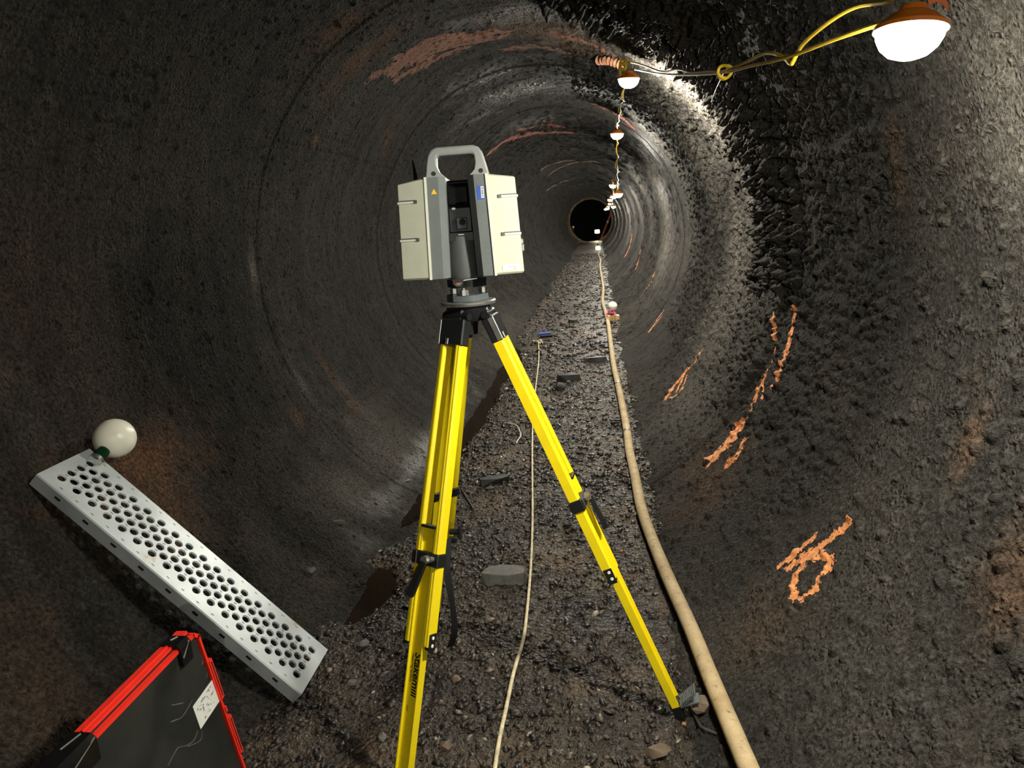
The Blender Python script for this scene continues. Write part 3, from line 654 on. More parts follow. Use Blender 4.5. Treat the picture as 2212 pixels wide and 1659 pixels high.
def make_leg(which):
    foot = FEET[which].copy(); foot.z = fz(foot.x, foot.y)-0.02
    rad = Vector((foot.x-TC.x, foot.y-TC.y, 0)).normalized()
    hinge = Vector((TC.x, TC.y, TZ-.040))+rad*0.058
    d = (foot-hinge).normalized(); L = (foot-hinge).length; t_ = Vector((-rad.y, rad.x, 0)); n = t_.cross(d).normalized()
    if n.dot(rad) < 0: n = -n; t_ = -t_
    M = Matrix(((t_.x, n.x, d.x, hinge.x), (t_.y, n.y, d.y, hinge.y), (t_.z, n.z, d.z, hinge.z), (0, 0, 0, 1)))
    etop, zc, ze = LEGPX[which]
    zc = z_at(hinge, d, zc); ze = z_at(hinge, d, ze); etop = z_at(hinge, d, etop) if etop else zc-0.08
    ext = MB(M); ext.box((0, 0.0, (etop+L-.075)/2), (.046, .014, L-.075-etop), .002)
    for sx in (-1, 1): ext.box((sx*.0225, 0.003, (etop+L-.075)/2), (.005, .026, L-.075-etop), .0012)
    leg = ext.build('leg', 'yellow', tri); leg['label'] = {'right': 'yellow leg reaching right to the hose', 'front': 'yellow lettered leg nearest the camera', 'back': 'yellow leg hidden behind the front one'}[which]
    def part(mb, name, mat): return mb.build(name, mat, leg)
    for sx in (-1, 1):
        P = []
        for z, xo in ((.075, .0275), (ze, .0345)):
            for px_, py_ in ((-.0115, -.015), (.0115, -.015), (.0115, .011), (.006, .0165), (-.006, .0165), (-.0115, .011)): P.append((sx*xo+px_, py_, z))
        part(MB(M).hull(P), 'rail', 'yellow')
        mb = MB(M)
        mb.hull([(sx*(.0275-.0025)+a, .0168+b_, .085) for a in (-.002, .002) for b_ in (-.001, .001)]+[(sx*(.0345-.0025)+a, .0168+b_, ze-.004) for a in (-.002, .002) for b_ in (-.001, .001)]); part(mb, 'rail_bead', 'yellow')
    mb = MB(M); mb.box((0, 0, .048), (.084, .036, .078), .004); mb.box((0, -.004, -.002), (.052, .030, .045), .005); mb.cyl((-.045, 0, .0), (.045, 0, .0), .012, None, 14); part(mb, 'hinge_bracket', 'black_plastic')
    mb = MB(M); mb.box((.0415, .010, .048), (.004, .018, .070), .001); mb.box((.012, .0185, .075), (.010, .003, .018), .001); part(mb, 'hinge_plate', 'steel')
    mb = MB(M); mb.box((0, .001, zc), (.098, .042, .038), .003); part(mb, 'clamp', 'black_plastic')
    mb = MB(M); mb.box((.030, .0225, zc), (.003, .0015, .036)); part(mb, 'clamp_edge', 'steel')
    mb = MB(M); mb.cyl((-.012, .020, zc), (-.012, .040, zc), .012, .012, 18); mb.cyl((-.028, .022, zc-.004), (-.028, .034, zc-.004), .008, .008, 14); part(mb, 'clamp_bolt', 'steel')
    lv = MB(M @ Matrix.Translation((-.014, .036, zc+.004)) @ Matrix.Rotation(0.30, 4, 'Y') @ Matrix.Rotation(-.12, 4, 'X')); lv.hull([(x, y, z) for z, wx in ((0, .007), (.03, .008), (.095, .013), (.105, .010)) for x in (-wx, wx) for y in (-.006, .006)]); part(lv, 'clamp_lever', 'black_plastic')
    mb = MB(M); mb.box((0, .012, etop-.002), (.050, .022, .008), .001); part(mb, 'end_cap', 'black_plastic')
    for sx in (-1, 1):
        mb = MB(M); mb.box((sx*.0475, .002, ze-.012), (.004, .026, .05), .001); mb.box((sx*.040, .000, ze+.004), (.018, .030, .010), .002); bk = part(mb, 'end_bracket', 'black_plastic')
    for k in (-.026, -.004):
        for sx in (-1, 1): part(MB(M).cyl((sx*.0495, .004, ze+k), (sx*.0512, .004, ze+k), .0052, .0045, 12), 'rivet', 'white_label')
    mb = MB(M); P = [(x, y, L-.085) for x in (-.025, .025) for y in (-.014, .016)]+[(x, y, L-.04) for x in (-.022, .022) for y in (-.012, .014)]+[(x, y, L+.012) for x in (-.006, .006) for y in (-.005, .005)]; mb.hull(P); mb.cyl((0, .012, L-.08), (0, .004, L+.004), .008, .005, 10); part(mb, 'shoe', 'black_plastic')
    mb = MB(M); 
    for k in range(10): mb.box((0, .020+.0062*k, L-.075-.0030*k), (.050, .0028, .012), .0006)
    mb.box((0, .048, L-.072), (.046, .062, .004)); part(mb, 'foot_pedal', 'scanner_grey')
    return leg, M, L, zc, ze, etop
legs = {k: make_leg(k) for k in ('right', 'front', 'back')}
leg, M, L, zc, ze, etop = legs['front']
# which way along the leg does the outer face read: letters run down the leg, their feet to the left
SX = 1 if (proj(M @ Vector((.02, 0, .9)))[0] > proj(M @ Vector((-.02, 0, .9)))[0]) else -1
def face_text(body, size, x, z0, nm, bold=0, shear=0.0):
    T = M @ Matrix(((0, SX, 0, x), (0, 0, 1, .0072), (1, 0, 0, z0), (0, 0, 0, 1)))
    return textmesh(nm, body, size, T, 'ink', leg, bold, shear)
zt = z_at(M.translation, M.col[2].xyz, 1408)
face_text('Stakemill', .034, -.004*SX, zt, 'lettering', .0007, 0.12)
face_text('Measuring Systems', .0105, -.0145*SX, zt+.004, 'lettering')
face_text('.com', .010, -.0145*SX, zt+.148, 'lettering')
# strap, third leg buckle
sp = smoothpath([at_y(966, 1165, 2.12), at_y(964, 1215, 2.10), at_y(968, 1255, 2.10), at_y(976, 1300, 2.12), at_y(981, 1345, 2.16), at_y(980, 1375, 2.2), at_y(972, 1398, 2.25)], 6)
mb = MB(); v = []; f = []
for i, p in enumerate(sp):
    wv = 0.5+0.5*abs(math.cos(i/len(sp)*3.0)); ww = .009*wv+.003; v += [tuple(p+Vector((-ww, -.006, 0))), tuple(p+Vector((ww, .006, 0))), tuple(p+Vector((ww, .009, 0))), tuple(p+Vector((-ww, -.003, 0)))]
for i in range(len(sp)-1):
    for k in range(4): f.append([i*4+k, i*4+(k+1) % 4, i*4+4+(k+1) % 4, i*4+4+k])
mb.add(v, f); mb.build('strap', 'strap_black', tri)
bk = at_y(984, 1148, 2.18); mb = MB(Matrix.Translation(bk)); mb.cyl((-.02, 0, 0), (.01, 0, 0), .010, .010, 12); mb.box((.016, 0, 0), (.008, .03, .05), .002); mb.box((-.012, 0, -.03), (.03, .02, .02), .003); mb.build('strap_buckle', 'black_plastic', tri)

# ================================================================== TRIBRACH
tb = thing('tribrach', (TC.x, TC.y, TZ), 'grey levelling base with three foot screws under the scanner', 'tribrach')
B = Matrix.Translation((TC.x, TC.y, TZ))
def tri_plate(r, z0, z1, cut=0.35, rot=0.35):
    P = []
    for k in range(3):
        for e in (-cut, 0, cut):
            a = rot+k*2.0944+e
            for z in (z0, z1): P.append((r*math.cos(a), r*math.sin(a), z))
    return P
SR = 2.6
mb = MB(B); mb.hull(tri_plate(.062, .001, .018, .55, SR)); mb.build('base_plate', 'tribrach_grey', tb)
mb = MB(B); mb.hull(tri_plate(.058, .040, .062, .5, SR)); mb.lathe([(.03, .060), (.044, .060), (.044, .074), (.03, .074)], 28); mb.build('top_plate', 'tribrach_dark', tb)
for k in range(3):
    a = SR+k*2.0944; P = []
    mb = MB(B @ Matrix.Translation((.050*math.cos(a), .050*math.sin(a), 0)))
    for i in range(18):
        for z in (.019, .034): P.append(((.0135 if i % 2 else .0118)*math.cos(i*.349), (.0135 if i % 2 else .0118)*math.sin(i*.349), z))
    mb.hull(P); mb.cyl((0, 0, .018), (0, 0, .044), .005, .005, 10); mb.build('foot_screw', 'steel', tb)
mb = MB(B); mb.hull([(x, y, z) for x, z in ((-.030, .066), (.002, .066), (.000, .054), (-.008, .046), (-.020, .046), (-.028, .054)) for y in (-.058, -.050)]); mb.hull([(.002, -.058, .064), (.002, -.058, .060), (.040, -.052, .066), (.040, -.052, .064), (.002, -.054, .062), (.04, -.048, .065)]); mb.build('lock_lever', 'steel', tb)
mb = MB(B); mb.cyl((-.014, -.0595, .055), (-.014, -.057, .055), .006, .006, 14); mb.build('bubble_port', 'rust', tb)

# ================================================================== LASER SCANNER
SZ = TZ+.074
sc_ = thing('laser_scanner', (TC.x, TC.y, SZ), 'pale grey twin-tower laser scanner with top handle on the yellow tripod', 'scanner')
S = Matrix.Translation((TC.x, TC.y, SZ)) @ Matrix.Rotation(R_(7), 4, 'Z')
HT = 0.270
def mir(P, sx): return [(sx*x, y, z) for x, y, z in P]
for sx in (-1, 1):
    lean = lambda z: -.010*(1-z/HT) if False else 0.008*(1-z/HT)
    def col_pts(plan, zs): return [(x+lean(z), y, z+dz) for z in zs for (x, y, dz) in plan]
    body = [(.030, -.086, 0), (.047, -.110, 0), (.080, -.110, 0), (.080, .110, 0), (.047, .110, 0), (.030, .086, 0)]
    mb = MB(S); mb.hull(mir(col_pts(body, (0.0, HT)), sx)); tw = mb.build('side_tower', 'scanner_grey', sc_)
    P = []
    for z0, z1, k in ((.006, HT-.004, 0.0), (.001, HT-.0005, .004)):
        P += col_pts([(.0835, -.112+k, 0), (.160-k, -.098+k, 0), (.160-k, .098-k, 0), (.0835, .112-k, 0)], (z0,))
        P += [(x, y, z1-(.010 if x > .1 else 0)) for x, y in ((.0835, -.112+k), (.158-k, -.098+k), (.158-k, .098-k), (.0835, .112-k))]
    mb = MB(S); mb.hull(mir(P, sx)); cv = mb.build('battery_cover', 'off_white', sc_)
    mb = MB(S); P = col_pts([(.0785, -.1135, 0), (.0850, -.1135, 0), (.0785, .1135, 0), (.0850, .1135, 0)], (-.001, HT+.001)); mb.hull(mir(P, sx)); mb.build('cover_rim', 'rim_white', sc_)
    # latch slots in the sloping front face
    u0, v0 = Vector((.0835, -.112)), Vector((.160, -.098)); e = (v0-u0).normalized(); nn = Vector((e.y, -e.x))
    for z in (.210, .110):
        mb = MB(S); md = MB(S)
        a, b_ = (0.026, 0.079)
        def q(t_, o_, zz): p = u0+e*t_+nn*o_; return (p.x+lean(zz), p.y, zz)
        mb.hull(mir([q(t_, o_, z+k) for t_ in (a, b_) for o_, k in ((-.002, -.006), (.0022, -.0035), (.0022, .0012), (-.002, .0015))], sx)); slot = mb.build('latch_rib', 'rim_white', cv)
        md.hull(mir([q(t_, o_, z+k) for t_ in (a+.003, b_-.002) for o_ in (-.002, .0014) for k in (.0022, .0046)], sx)); md.hull(mir([q(t_, o_, z+k) for t_ in (a-.002, a+.007) for o_ in (-.002, .0028) for k in (-.005, .004)], sx)); md.build('latch_slot', 'column_grey', cv)
# column between the towers, mirror unit, chin
mb = MB(S); mb.lathe([(.030, -.006), (.052, -.006), (.054, .004), (.046, .11), (.030, .112)], 32, Matrix.Translation((0, -.022, 0)) @ Matrix.Scale(1.1, 4, (0, 1, 0))); mb.build('column', 'column_grey', sc_)
mb = MB(S); mb.hull([(x, y, z) for x in (-.046, .046) for y in (-.070, .085) for z in (.098, .120)]); mb.box((0, .01, .155), (.070, .130, .075), .006); mb.build('mirror_base', 'black_plastic', sc_)
mb = MB(S); mb.box((.004, -.062, .145), (.030, .012, .032), .002); mu = mb.build('lens_plate', 'tribrach_dark', sc_)
mb = MB(S); mb.cyl((.006, -.0665, .149), (.006, -.0695, .149), .009, .009, 20); mb.build('lens', 'black_gloss', mu)
mb = MB(S); mb.cyl((-.029, -.018, .222), (.029, -.018, .222), .042, .042, 28); mb.box((0, -.030, .222), (.058, .066, .052), .006); mb.build('mirror_head', 'black_gloss', sc_)
mb = MB(S); mb.box((-.016, -.058, .186), (.010, .008, .007), .001); mb.build('mirror_clip', 'steel', sc_)
mb = MB(S); mb.box((.0, -.071, .115), (.016, .004, .0025)); mb.build('index_mark', 'steel', sc_)
# handle: an arch standing on both towers
out = [(-.092, .269), (-.086, .310), (-.080, .335), (-.070, .349), (-.055, .355), (.048, .355), (.063, .349), (.073, .335), (.080, .310), (.090, .269)]
inn = [(-.030, .269), (-.050, .288), (-.056, .303), (-.055, .325), (-.050, .332), (.044, .332), (.049, .325), (.050, .303), (.046, .288), (.028, .269)]
v = []; f = []; n = len(out)
for i in range(n):
    for (px_, pz_), k in ((out[i], .8), (inn[i], .8)):
        v += [(px_, -.022, pz_), (px_, .022, pz_)]
for i in range(n-1):
    a, b_ = i*4, i*4+4
    f += [[a, b_, b_+2, a+2], [a+1, a+3, b_+3, b_+1], [a, a+1, b_+1, b_], [a+2, b_+2, b_+3, a+3]]
f += [[0, 2, 3, 1], [(n-1)*4, (n-1)*4+1, (n-1)*4+3, (n-1)*4+2]]
mb = MB(S); mb.add(v, f); hd = mb.build('handle', 'handle_grey', sc_, True, 0.9)
mod = hd.modifiers.new('bevel', 'BEVEL'); mod.width = .006; mod.segments = 3; mod.limit_method = 'ANGLE'; mod.angle_limit = 0.7
for x in (-.066, .066): MB(S).cyl((x, -.0235, .285), (x, -.020, .285), .0062, .0062, 16).build('handle_screw', 'black_plastic', hd)
MB(S).tube([(-.122, .02, .255), (-.122, .02, .277), (-.124, .02, .303), (-.127, .02, .328)], [.0065, .0065, .0045, .002], 10).build('antenna', 'black_gloss', sc_)
# marks
MB(S).hull([(x, y, z) for x, z in ((-.069, .226), (-.053, .226), (-.061, .240)) for y in (-.1104, -.109)]).build('warning_label', 'warning_yellow', sc_, False)
tg = MB(S).box((.0640, -.1103, .222), (.019, .0008, .036)).build('asset_tag', 'blue_tag', sc_, False)
MB(S).box((.0685, -.1108, .223), (.0075, .0006, .030)).build('tag_panel', 'white_label', tg, False)
mb = MB(S); g = random.Random(3); z = .2105
while z < .235:
    h = g.uniform(.0006, .0018); mb.box((.0685, -.1112, z), (.0045, .0004, h)); z += h+g.uniform(.0006, .0014)
mb.build('tag_bars', 'ink', tg, False)
# name plate on the right cover
u0, v0 = Vector((.0835+.0075, -.112)), Vector((.160+.0075, -.098)); e = (v0-u0).normalized(); nn = Vector((e.y, -e.x))
def rq(t_, o_, zz): p = u0+e*t_+nn*o_; return (p.x, p.y, zz)
pl = MB(S).hull([rq(t_, o_, z) for t_, z in ((.018, .011), (.064, .011), (.064, .024), (.060, .027), (.018, .026)) for o_ in (-.001, .0012)]).build('name_plate', 'white_label', sc_, False)
mb = MB(S); g = random.Random(9); t_ = .033
while t_ < .060:
    d_ = g.uniform(.001, .0022); mb.hull([rq(a, o_, z) for a in (t_, t_+d_) for z in (.0185, .0185+g.uniform(.002, .004)) for o_ in (.001, .0015)]); t_ += d_+.0009
mb.hull([rq(a, o_, z) for a in (.051, .055) for z in (.013, .0165) for o_ in (.001, .0015)]); mb.build('plate_print', 'grey_ink', pl, False)
mb = MB(S); mb.box((.168, -.030, .085), (.008, .02, .016), .003); mb.box((.170, -.04, .068), (.006, .012, .02), .002); mb.build('side_latch', 'steel', sc_)

# ================================================================== PERFORATED PLANK
PL0 = on_floor(680, 1452, 0.05); PU = (on_wall(85, 1025, .05)+on_wall(190, 967, .05))/2
hi0, hi1 = on_wall(85, 1025, .06), on_wall(190, 967, .06); lo0, lo1 = on_floor(655, 1497, .045), on_floor(706, 1405, .045)
cl, ch = (lo0+lo1)/2, (hi0+hi1)/2
PX = (cl-ch).normalized(); PYv = ((hi1-hi0)+(lo1-lo0)).normalized(); PN = PX.cross(PYv).normalized()
if PN.z < 0: PN = -PN
PYv = PN.cross(PX).normalized(); PLEN = (cl-ch).length; PW = 0.25
pk = thing('steel_plank', cl, 'perforated galvanised steel plank leaning from the floor up the left wall', 'plank')
PM = Matrix(((PX.x, PYv.x, PN.x, ch.x), (PX.y, PYv.y, PN.y, ch.y), (PX.z, PYv.z, PN.z, ch.z), (0, 0, 0, 1)))
NR = 33; x0 = 0.035; dx = (PLEN-2*x0)/(NR); py = 0.047; hr = min(.0125, dx*.40)
mb = MB(PM); TT = 0.003
def quad(xa, xb, ya, yb): mb.add([(xa, ya, 0), (xb, ya, 0), (xb, yb, 0), (xa, yb, 0)], [[0, 1, 2, 3]])
def cell(xc, yc):
    v = []; f = []; n = 16
    for k in range(n):
        a = 2*math.pi*k/n+math.pi/n; c_, s_ = math.cos(a), math.sin(a); q = min((dx/2)/max(abs(c_), 1e-6), (py/2)/max(abs(s_), 1e-6))
        v += [(xc+c_*q, yc+s_*q, 0), (xc+c_*hr*1.25, yc+s_*hr*1.25, .0), (xc+c_*hr, yc+s_*hr, -.004), (xc+c_*hr, yc+s_*hr, -.006)]
    for k in range(n):
        a, b_ = k*4, ((k+1) % n)*4; f += [[a, b_, b_+1, a+1], [a+1, b_+1, b_+2, a+2], [a+2, b_+2, b_+3, a+3]]
    cr = []
    mb.add(v, f)
    for i, j in ((1, 1), (-1, 1), (-1, -1), (1, -1)):   # close the cell corners
        a0 = [p for p in range(n) if abs(abs(v[p*4][0]-xc)-dx/2) < 1e-6 and (v[p*4][0]-xc)*i > 0 and (v[p*4][1]-yc)*j > 0]
        b0 = [p for p in range(n) if abs(abs(v[p*4][1]-yc)-py/2) < 1e-6 and (v[p*4][0]-xc)*i > 0 and (v[p*4][1]-yc)*j > 0]
        if a0 and b0:
            pa = max(a0, key=lambda p: abs(v[p*4][1]-yc)); pb = max(b0, key=lambda p: abs(v[p*4][0]-xc)); tri3 = [v[pa*4], (xc+i*dx/2, yc+j*py/2, 0), v[pb*4]]
            mb.add(tri3, [[0, 1, 2]])
for k in range(NR):
    xc = x0+dx*(k+.5); m4 = (k % 2 == 0); ncell = 4 if m4 else 3; y_ = -ncell*py/2
    for i in range(ncell): cell(xc, y_+py*(i+.5))
    quad(xc-dx/2, xc+dx/2, -PW/2, y_); quad(xc-dx/2, xc+dx/2, -y_, PW/2)
quad(0, x0, -PW/2, PW/2); quad(PLEN-x0, PLEN, -PW/2, PW/2)
tread = mb.build('tread_plate', 'galvanised', pk, True, 0.5)
for sy in (-1, 1):
    mb = MB(PM); mb.hull([(x, sy*(PW/2+a), z) for x in (0, PLEN) for a, z in ((0, 0), (.004, -.004), (.004, -.048), (0, -.048))]); mb.box((PLEN/2, sy*(PW/2-.008), -.047), (PLEN, .02, .003)); fl = mb.build('side_flange', 'galvanised', pk)
    for k in range(9): MB(PM).box((.10+k*(PLEN-.2)/8, sy*(PW/2+.0042), -.022), (.022, .0012, .008)).build('flange_slot', 'black_plastic', fl, False)
mb = MB(PM)
for k in range(NR):
    xc = x0+dx*(k+.5)
    for y_ in ((-.108, .108) if k % 2 else (-.047, 0, .047)): mb.box((xc, y_, .0004), (.011, .0022, .0008))
mb.build('drain_slots', 'column_grey', tread, False)['kind'] = 'stuff'
mb = MB(PM); mb.box((.0015, 0, -.024), (.003, PW, .046)); mb.build('end_plate', 'galvanised', pk)

# ================================================================== SPHERE TARGETS
def sphere_target(base, axis, r, stem, label, detail=True):
    th_ = thing('sphere_target', base, label, 'sphere', 'white survey sphere targets'); axis = axis.normalized(); c = base+axis*(stem+r*0.97)
    bm = bmesh.new(); bmesh.ops.create_uvsphere(bm, u_segments=48 if detail else 20, v_segments=28 if detail else 12, radius=r); me = bpy.data.meshes.new('ball'); bm.to_mesh(me); bm.free()
    q = axis.to_track_quat('Z', 'Y').to_matrix().to_4x4(); me.transform(Matrix.Translation(c) @ q); link('ball', me, 'ball_white', th_, True, 1.5)
    MB().tube([base+axis*.012, base+axis*(stem+.012)], r*.30, 20).build('stem', 'stem_green', th_)
    MB().tube([base, base+axis*.013], r*.34, 20).build('magnet_base', 'steel', th_)
    return th_
sb = PM @ Vector((.052, PW/2-.032, 0.001))
ax = (at_y(248, 947, 2.2)-sb); ax = (PN*0.75+ax.normalized()*0.25)
ctr = None
best = min(np.linspace(1.9, 2.6, 141), key=lambda y: abs((at_y(248, 947, y)-sb).length-.125))
ax = at_y(248, 947, best)-sb
sphere_target(sb, ax, .0725, .055, 'white survey sphere on a green stem at the upper plank end')
# farther target on a wood block with pink tape
wb = gp(1325, 692); wb.z = fz(wb.x, wb.y)+.0
bl = MB(Matrix.Translation(wb) @ Matrix.Rotation(.05, 4, 'Z')).box((0, .05, .035), (.19, .12, .075), .004).build('wood_block', 'wood', None); tag(bl, 'short pale wooden block beside the hose', 'wood block')
pb = wb+Vector((-.015, .05, .073)); g = random.Random(5); mb = MB()
for k in range(9):
    a = g.uniform(-1.2, 4.3); c_ = pb+Vector((-.03, -.02, .0)); mb.tube(smoothpath([c_, c_+Vector((math.cos(a)*.05, math.sin(a)*.03-.02, .05+g.uniform(-.02, .02))), c_+Vector((math.cos(a)*.09, math.sin(a)*.05-.04, .01+g.uniform(-.01, .03)))], 4), .012, 6, True, .25)
tag(mb.build('flagging_tape', 'pink_tape', None), 'crumpled pink flagging tape on the wooden block', 'tape')
sphere_target(pb+Vector((0.012, .01, 0)), Vector((0, 0, 1)), .0725, .065, 'white survey sphere standing on the wooden block by the hose')
fp = at_y(1238, 495, 49.2); sphere_target(fp, Vector((0, 0, 1)), .085, .06, 'tiny far white survey sphere seen past the tunnel mouth', False)
MB().cyl((fp.x, fp.y, -1.4), tuple(fp), .03, .015, 8).build('target_pole', 'black_plastic', None); tag(bpy.data.objects['target_pole'], 'dark thin pole carrying the far sphere beyond the tunnel mouth', 'pole')

# ================================================================== EQUIPMENT CASE
CXF = -1.10
p_tl = at_x(425, 1357, CXF); yb = p_tl.y; ztop = p_tl.z; zb = fz(CXF, yb)-.005; yn = yb-0.80
cs = thing('equipment_case', (CXF-.03, (yb+yn)/2, zb), 'slim black case with ribbed red rim standing on edge at lower left', 'case')
# local: a runs towards the camera from the far edge, z up, d goes back from the face towards the wall
def cp(a, z, d): return (CXF-d, yb-a, z)
WID, HGT = 0.80, ztop-zb
tl = -0.10   # the far edge leans as it goes down
def sh(a, z): return a+(ztop-z)*(-0.20 if a < .3 else 0.0)
mb = MB(); mb.hull([cp(sh(a, z), z, d) for a, z in ((.028, ztop-.012), (.012, ztop-.030), (.012, zb+.01), (WID-.01, zb+.01), (WID-.01, ztop-.012)) for d in (.004, .035)]); face = mb.build('shell', 'case_black', cs)
mb = MB(); mb.hull([cp(sh(a, z), z, d) for a, z in ((.06, ztop-.10), (.06, zb+.03), (WID-.05, zb+.03), (WID-.05, ztop-.10)) for d in (.030, .055)]); mb.build('back_shell', 'case_black', cs)
def bar(a0, z0, a1, z1, d0, d1, t0, name, mat='red_plastic', par=None):
    """straight rim bar from (a0,z0) to (a1,z1), t0 thick in the face plane, d0..d1 deep"""
    A, B_ = Vector((sh(a0, z0), z0)), Vector((sh(a1, z1), z1)); e = (B_-A).normalized(); nn = Vector((-e.y, e.x))*t0/2
    return MB().hull([cp(q.x, q.y, d) for q in (A+nn, A-nn, B_+nn, B_-nn) for d in (d0, d1)]).build(name, mat, par or cs, False)
# top edge: inner thin rail, dark gap, outer wide ribbed rail
bar(.02, ztop-.010, WID, ztop-.010, -.002, .010, .010, 'inner_rail')
bar(.02, ztop-.008, WID, ztop-.008, .010, .015, .008, 'rail_gap', 'dark_groove')
rail = bar(.088, ztop-.004, .40, ztop-.004, .015, .045, .016, 'outer_rail')
bar(.09, ztop+.005, .40, ztop+.005, .024, .029, .005, 'rail_rib', 'red_plastic', rail)
bar(.02, ztop-.004, .055, ztop-.004, .015, .045, .016, 'corner_rail')
bar(.05, ztop-.012, .30, ztop-.012, .045, .058, .010, 'back_rail')
bar(.51, ztop-.004, WID, ztop-.004, .015, .045, .016, 'outer_rail')
# far edge going down
bar(.004, ztop-.02, .004, zb+.02, -.002, .014, .008, 'edge_rail')
bar(.022, ztop-.006, .002, ztop-.026, -.002, .016, .010, 'corner_piece')
for z0, z1 in ((ztop-.115, ztop-.255), (ztop-.325, ztop-.47)):
    e = bar(-.006, z0, -.006, z1, -.002, .030, .016, 'edge_rib'); bar(-.008, z0-.008, -.008, z1+.008, -.0032, -.0018, .003, 'rib_groove', 'dark_groove', e)
bar(-.002, ztop-.285, -.002, ztop-.305, -.002, .012, .010, 'edge_stud')
# latches on the top edge
for a0, a1 in ((.048, .092), (.405, .51)):
    mb = MB(); mb.hull([cp(a, ztop+k, d) for a in (a0, a1) for d, k in ((-.010, -.055), (-.010, -.004), (.000, .008), (.046, .008), (.060, -.012), (.05, -.03))]); lt = mb.build('latch', 'black_gloss', cs)
    MB().cyl(cp(a0+.004, ztop-.001, -.008), cp(a1-.004, ztop-.030, -.0105), .0022, .0022, 8).build('latch_pin', 'steel', lt); MB().cyl(cp(a0+.006, ztop+.009, .02), cp((a0+a1)/2, ztop+.009, .03), .0018, .0018, 8).build('latch_pin', 'steel', lt)
# sticker and scuffs on the face
st = [at_x(u, v, CXF-.0035) for u, v in ((460, 1465), (475, 1512), (433, 1575), (416, 1527))]
lb = MB().add([tuple(p) for p in st]+[tuple(p+Vector((.0012, 0, 0))) for p in st], [[0, 1, 2, 3], [7, 6, 5, 4], [0, 4, 5, 1], [1, 5, 6, 2], [2, 6, 7, 3], [3, 7, 4, 0]]).build('sticker', 'white_label', cs, False)
mb = MB(); g = random.Random(8); A, B_, D_ = st[0], st[1], st[3]
for k in range(34):
    u_, v_ = g.uniform(.12, .88), g.uniform(.10, .90); p = A+(B_-A)*u_+(D_-A)*v_+Vector((.0014, 0, 0)); du, dv = (B_-A).normalized()*g.uniform(.001, .003), (D_-A).normalized()*g.uniform(.001, .005)
    mb.add([tuple(p+du+dv), tuple(p-du+dv), tuple(p-du-dv), tuple(p+du-dv)], [[0, 1, 2, 3]])
mb.build('sticker_print', 'grey_ink', lb, False)
mb = MB()
for ln in (((427, 1578), (418, 1600), (400, 1612), (385, 1615), (375, 1630), (362, 1655)), ((436, 1578), (432, 1600), (405, 1613)), ((415, 1512), (405, 1530), (392, 1550), (378, 1556), (368, 1560)), ((433, 1416), (438, 1428), (435, 1436)), ((447, 1452), (446, 1464)), ((395, 1519), (370, 1524))):
    mb.tube(smoothpath([at_x(u, v, CXF-.0042) for u, v in ln], 4), .0018, 6)
mb.build('scuff_line', 'scuff', cs)

# ================================================================== STRING LIGHTS
def lamp(pos, label, seg=32, tilt=None, sc=1.0):
    la = thing('string_lamp', pos, label, 'lamp', 'string lamps along the tunnel'); T = Matrix.Translation(pos) @ (tilt or Matrix.Identity(4))
    prof = [(.004, -.043), (.016, -.042), (.032, -.036), (.045, -.024), (.052, -.010), (.0535, .001), (.050, .011)]
    T = T @ Matrix.Scale(sc, 4)
    MB(T).lathe(prof, seg).build('globe', 'lamp_light', la, True, 1.5)
    MB(T).lathe([(.050, .004), (.0580, .002), (.0580, .009), (.046, .018), (.036, .027), (.026, .032), (.020, .042), (.010, .044)], seg).build('housing', 'orange_plastic', la, True, 0.5)
    a = np.linspace(-.6, math.pi+.6, 12)
    MB(T).tube([(.018*math.cos(x), 0, .066+.018*math.sin(x)) for x in a], .0035, 7).build('hook', 'yellow_cord', la)
    return la
LP = [at_y(*q) for q in LAMPS]
names = ['nearest big bright string lamp at the upper right', 'second string lamp hanging under the rusty bar', 'third string lamp down the tunnel crown', 'string lamp directly under the long straight cord', 'small string lamp set highest in the far cluster', 'far string lamp in the middle of the cluster', 'far string lamp left in the cluster', 'far string lamp lowest on the right of the cluster', 'far string lamp low left in the cluster', 'tiny string lamp in the middle of the far cluster', 'tiny string lamp leftmost in the far cluster', 'farthest tiny string lamp deep in the cluster']
for k, (p, nm) in enumerate(zip(LP, names)):
    tl_ = Matrix.Rotation(.10 if k == 0 else 0.06, 4, 'Y') @ Matrix.Rotation(-.06 if k == 0 else .05, 4, 'X')
    lamp(p, nm, 36 if k < 1 else 16 if k < 3 else 10, tl_, 1.0 if k == 0 else 1.2)
lamp(Vector((.60, -1.5, 1.72)), 'added fill lamp behind the camera, out of view', 12)  # extra unseen lamp, added as fill light for scanner and tripod fronts
def Yc(u): return 1/(1/4.9+(1/1.38-1/4.9)*(u-1358)/(1940-1358))
cord = thing('lamp_cord', LP[0], 'yellow twin power cord strung from lamp to lamp along the crown', 'cord')
A1 = [(1930, 42), (1890, 55), (1800, 86), (1700, 124), (1620, 143), (1565, 156), (1500, 161), (1430, 160), (1372, 150)]
B1 = [(1960, -30), (1920, 2), (1850, 14), (1790, 48), (1735, 95), (1715, 130), (1708, 138), (1690, 122), (1655, 115), (1615, 132), (1565, 153), (1530, 154), (1495, 157), (1465, 150), (1430, 155), (1395, 143), (1370, 136), (1348, 134)]
MB().tube(smoothpath([at_y(u, v, Yc(u)) for u, v in A1], 6), .0048, 8).build('cord_strand', 'yellow_cord', cord)
MB().tube(smoothpath([at_y(u, v, Yc(u)+.01) for u, v in B1], 6), .0048, 8).build('cord_strand', 'yellow_cord', cord)
kp = at_y(1565, 155, Yc(1565)); mb = MB()
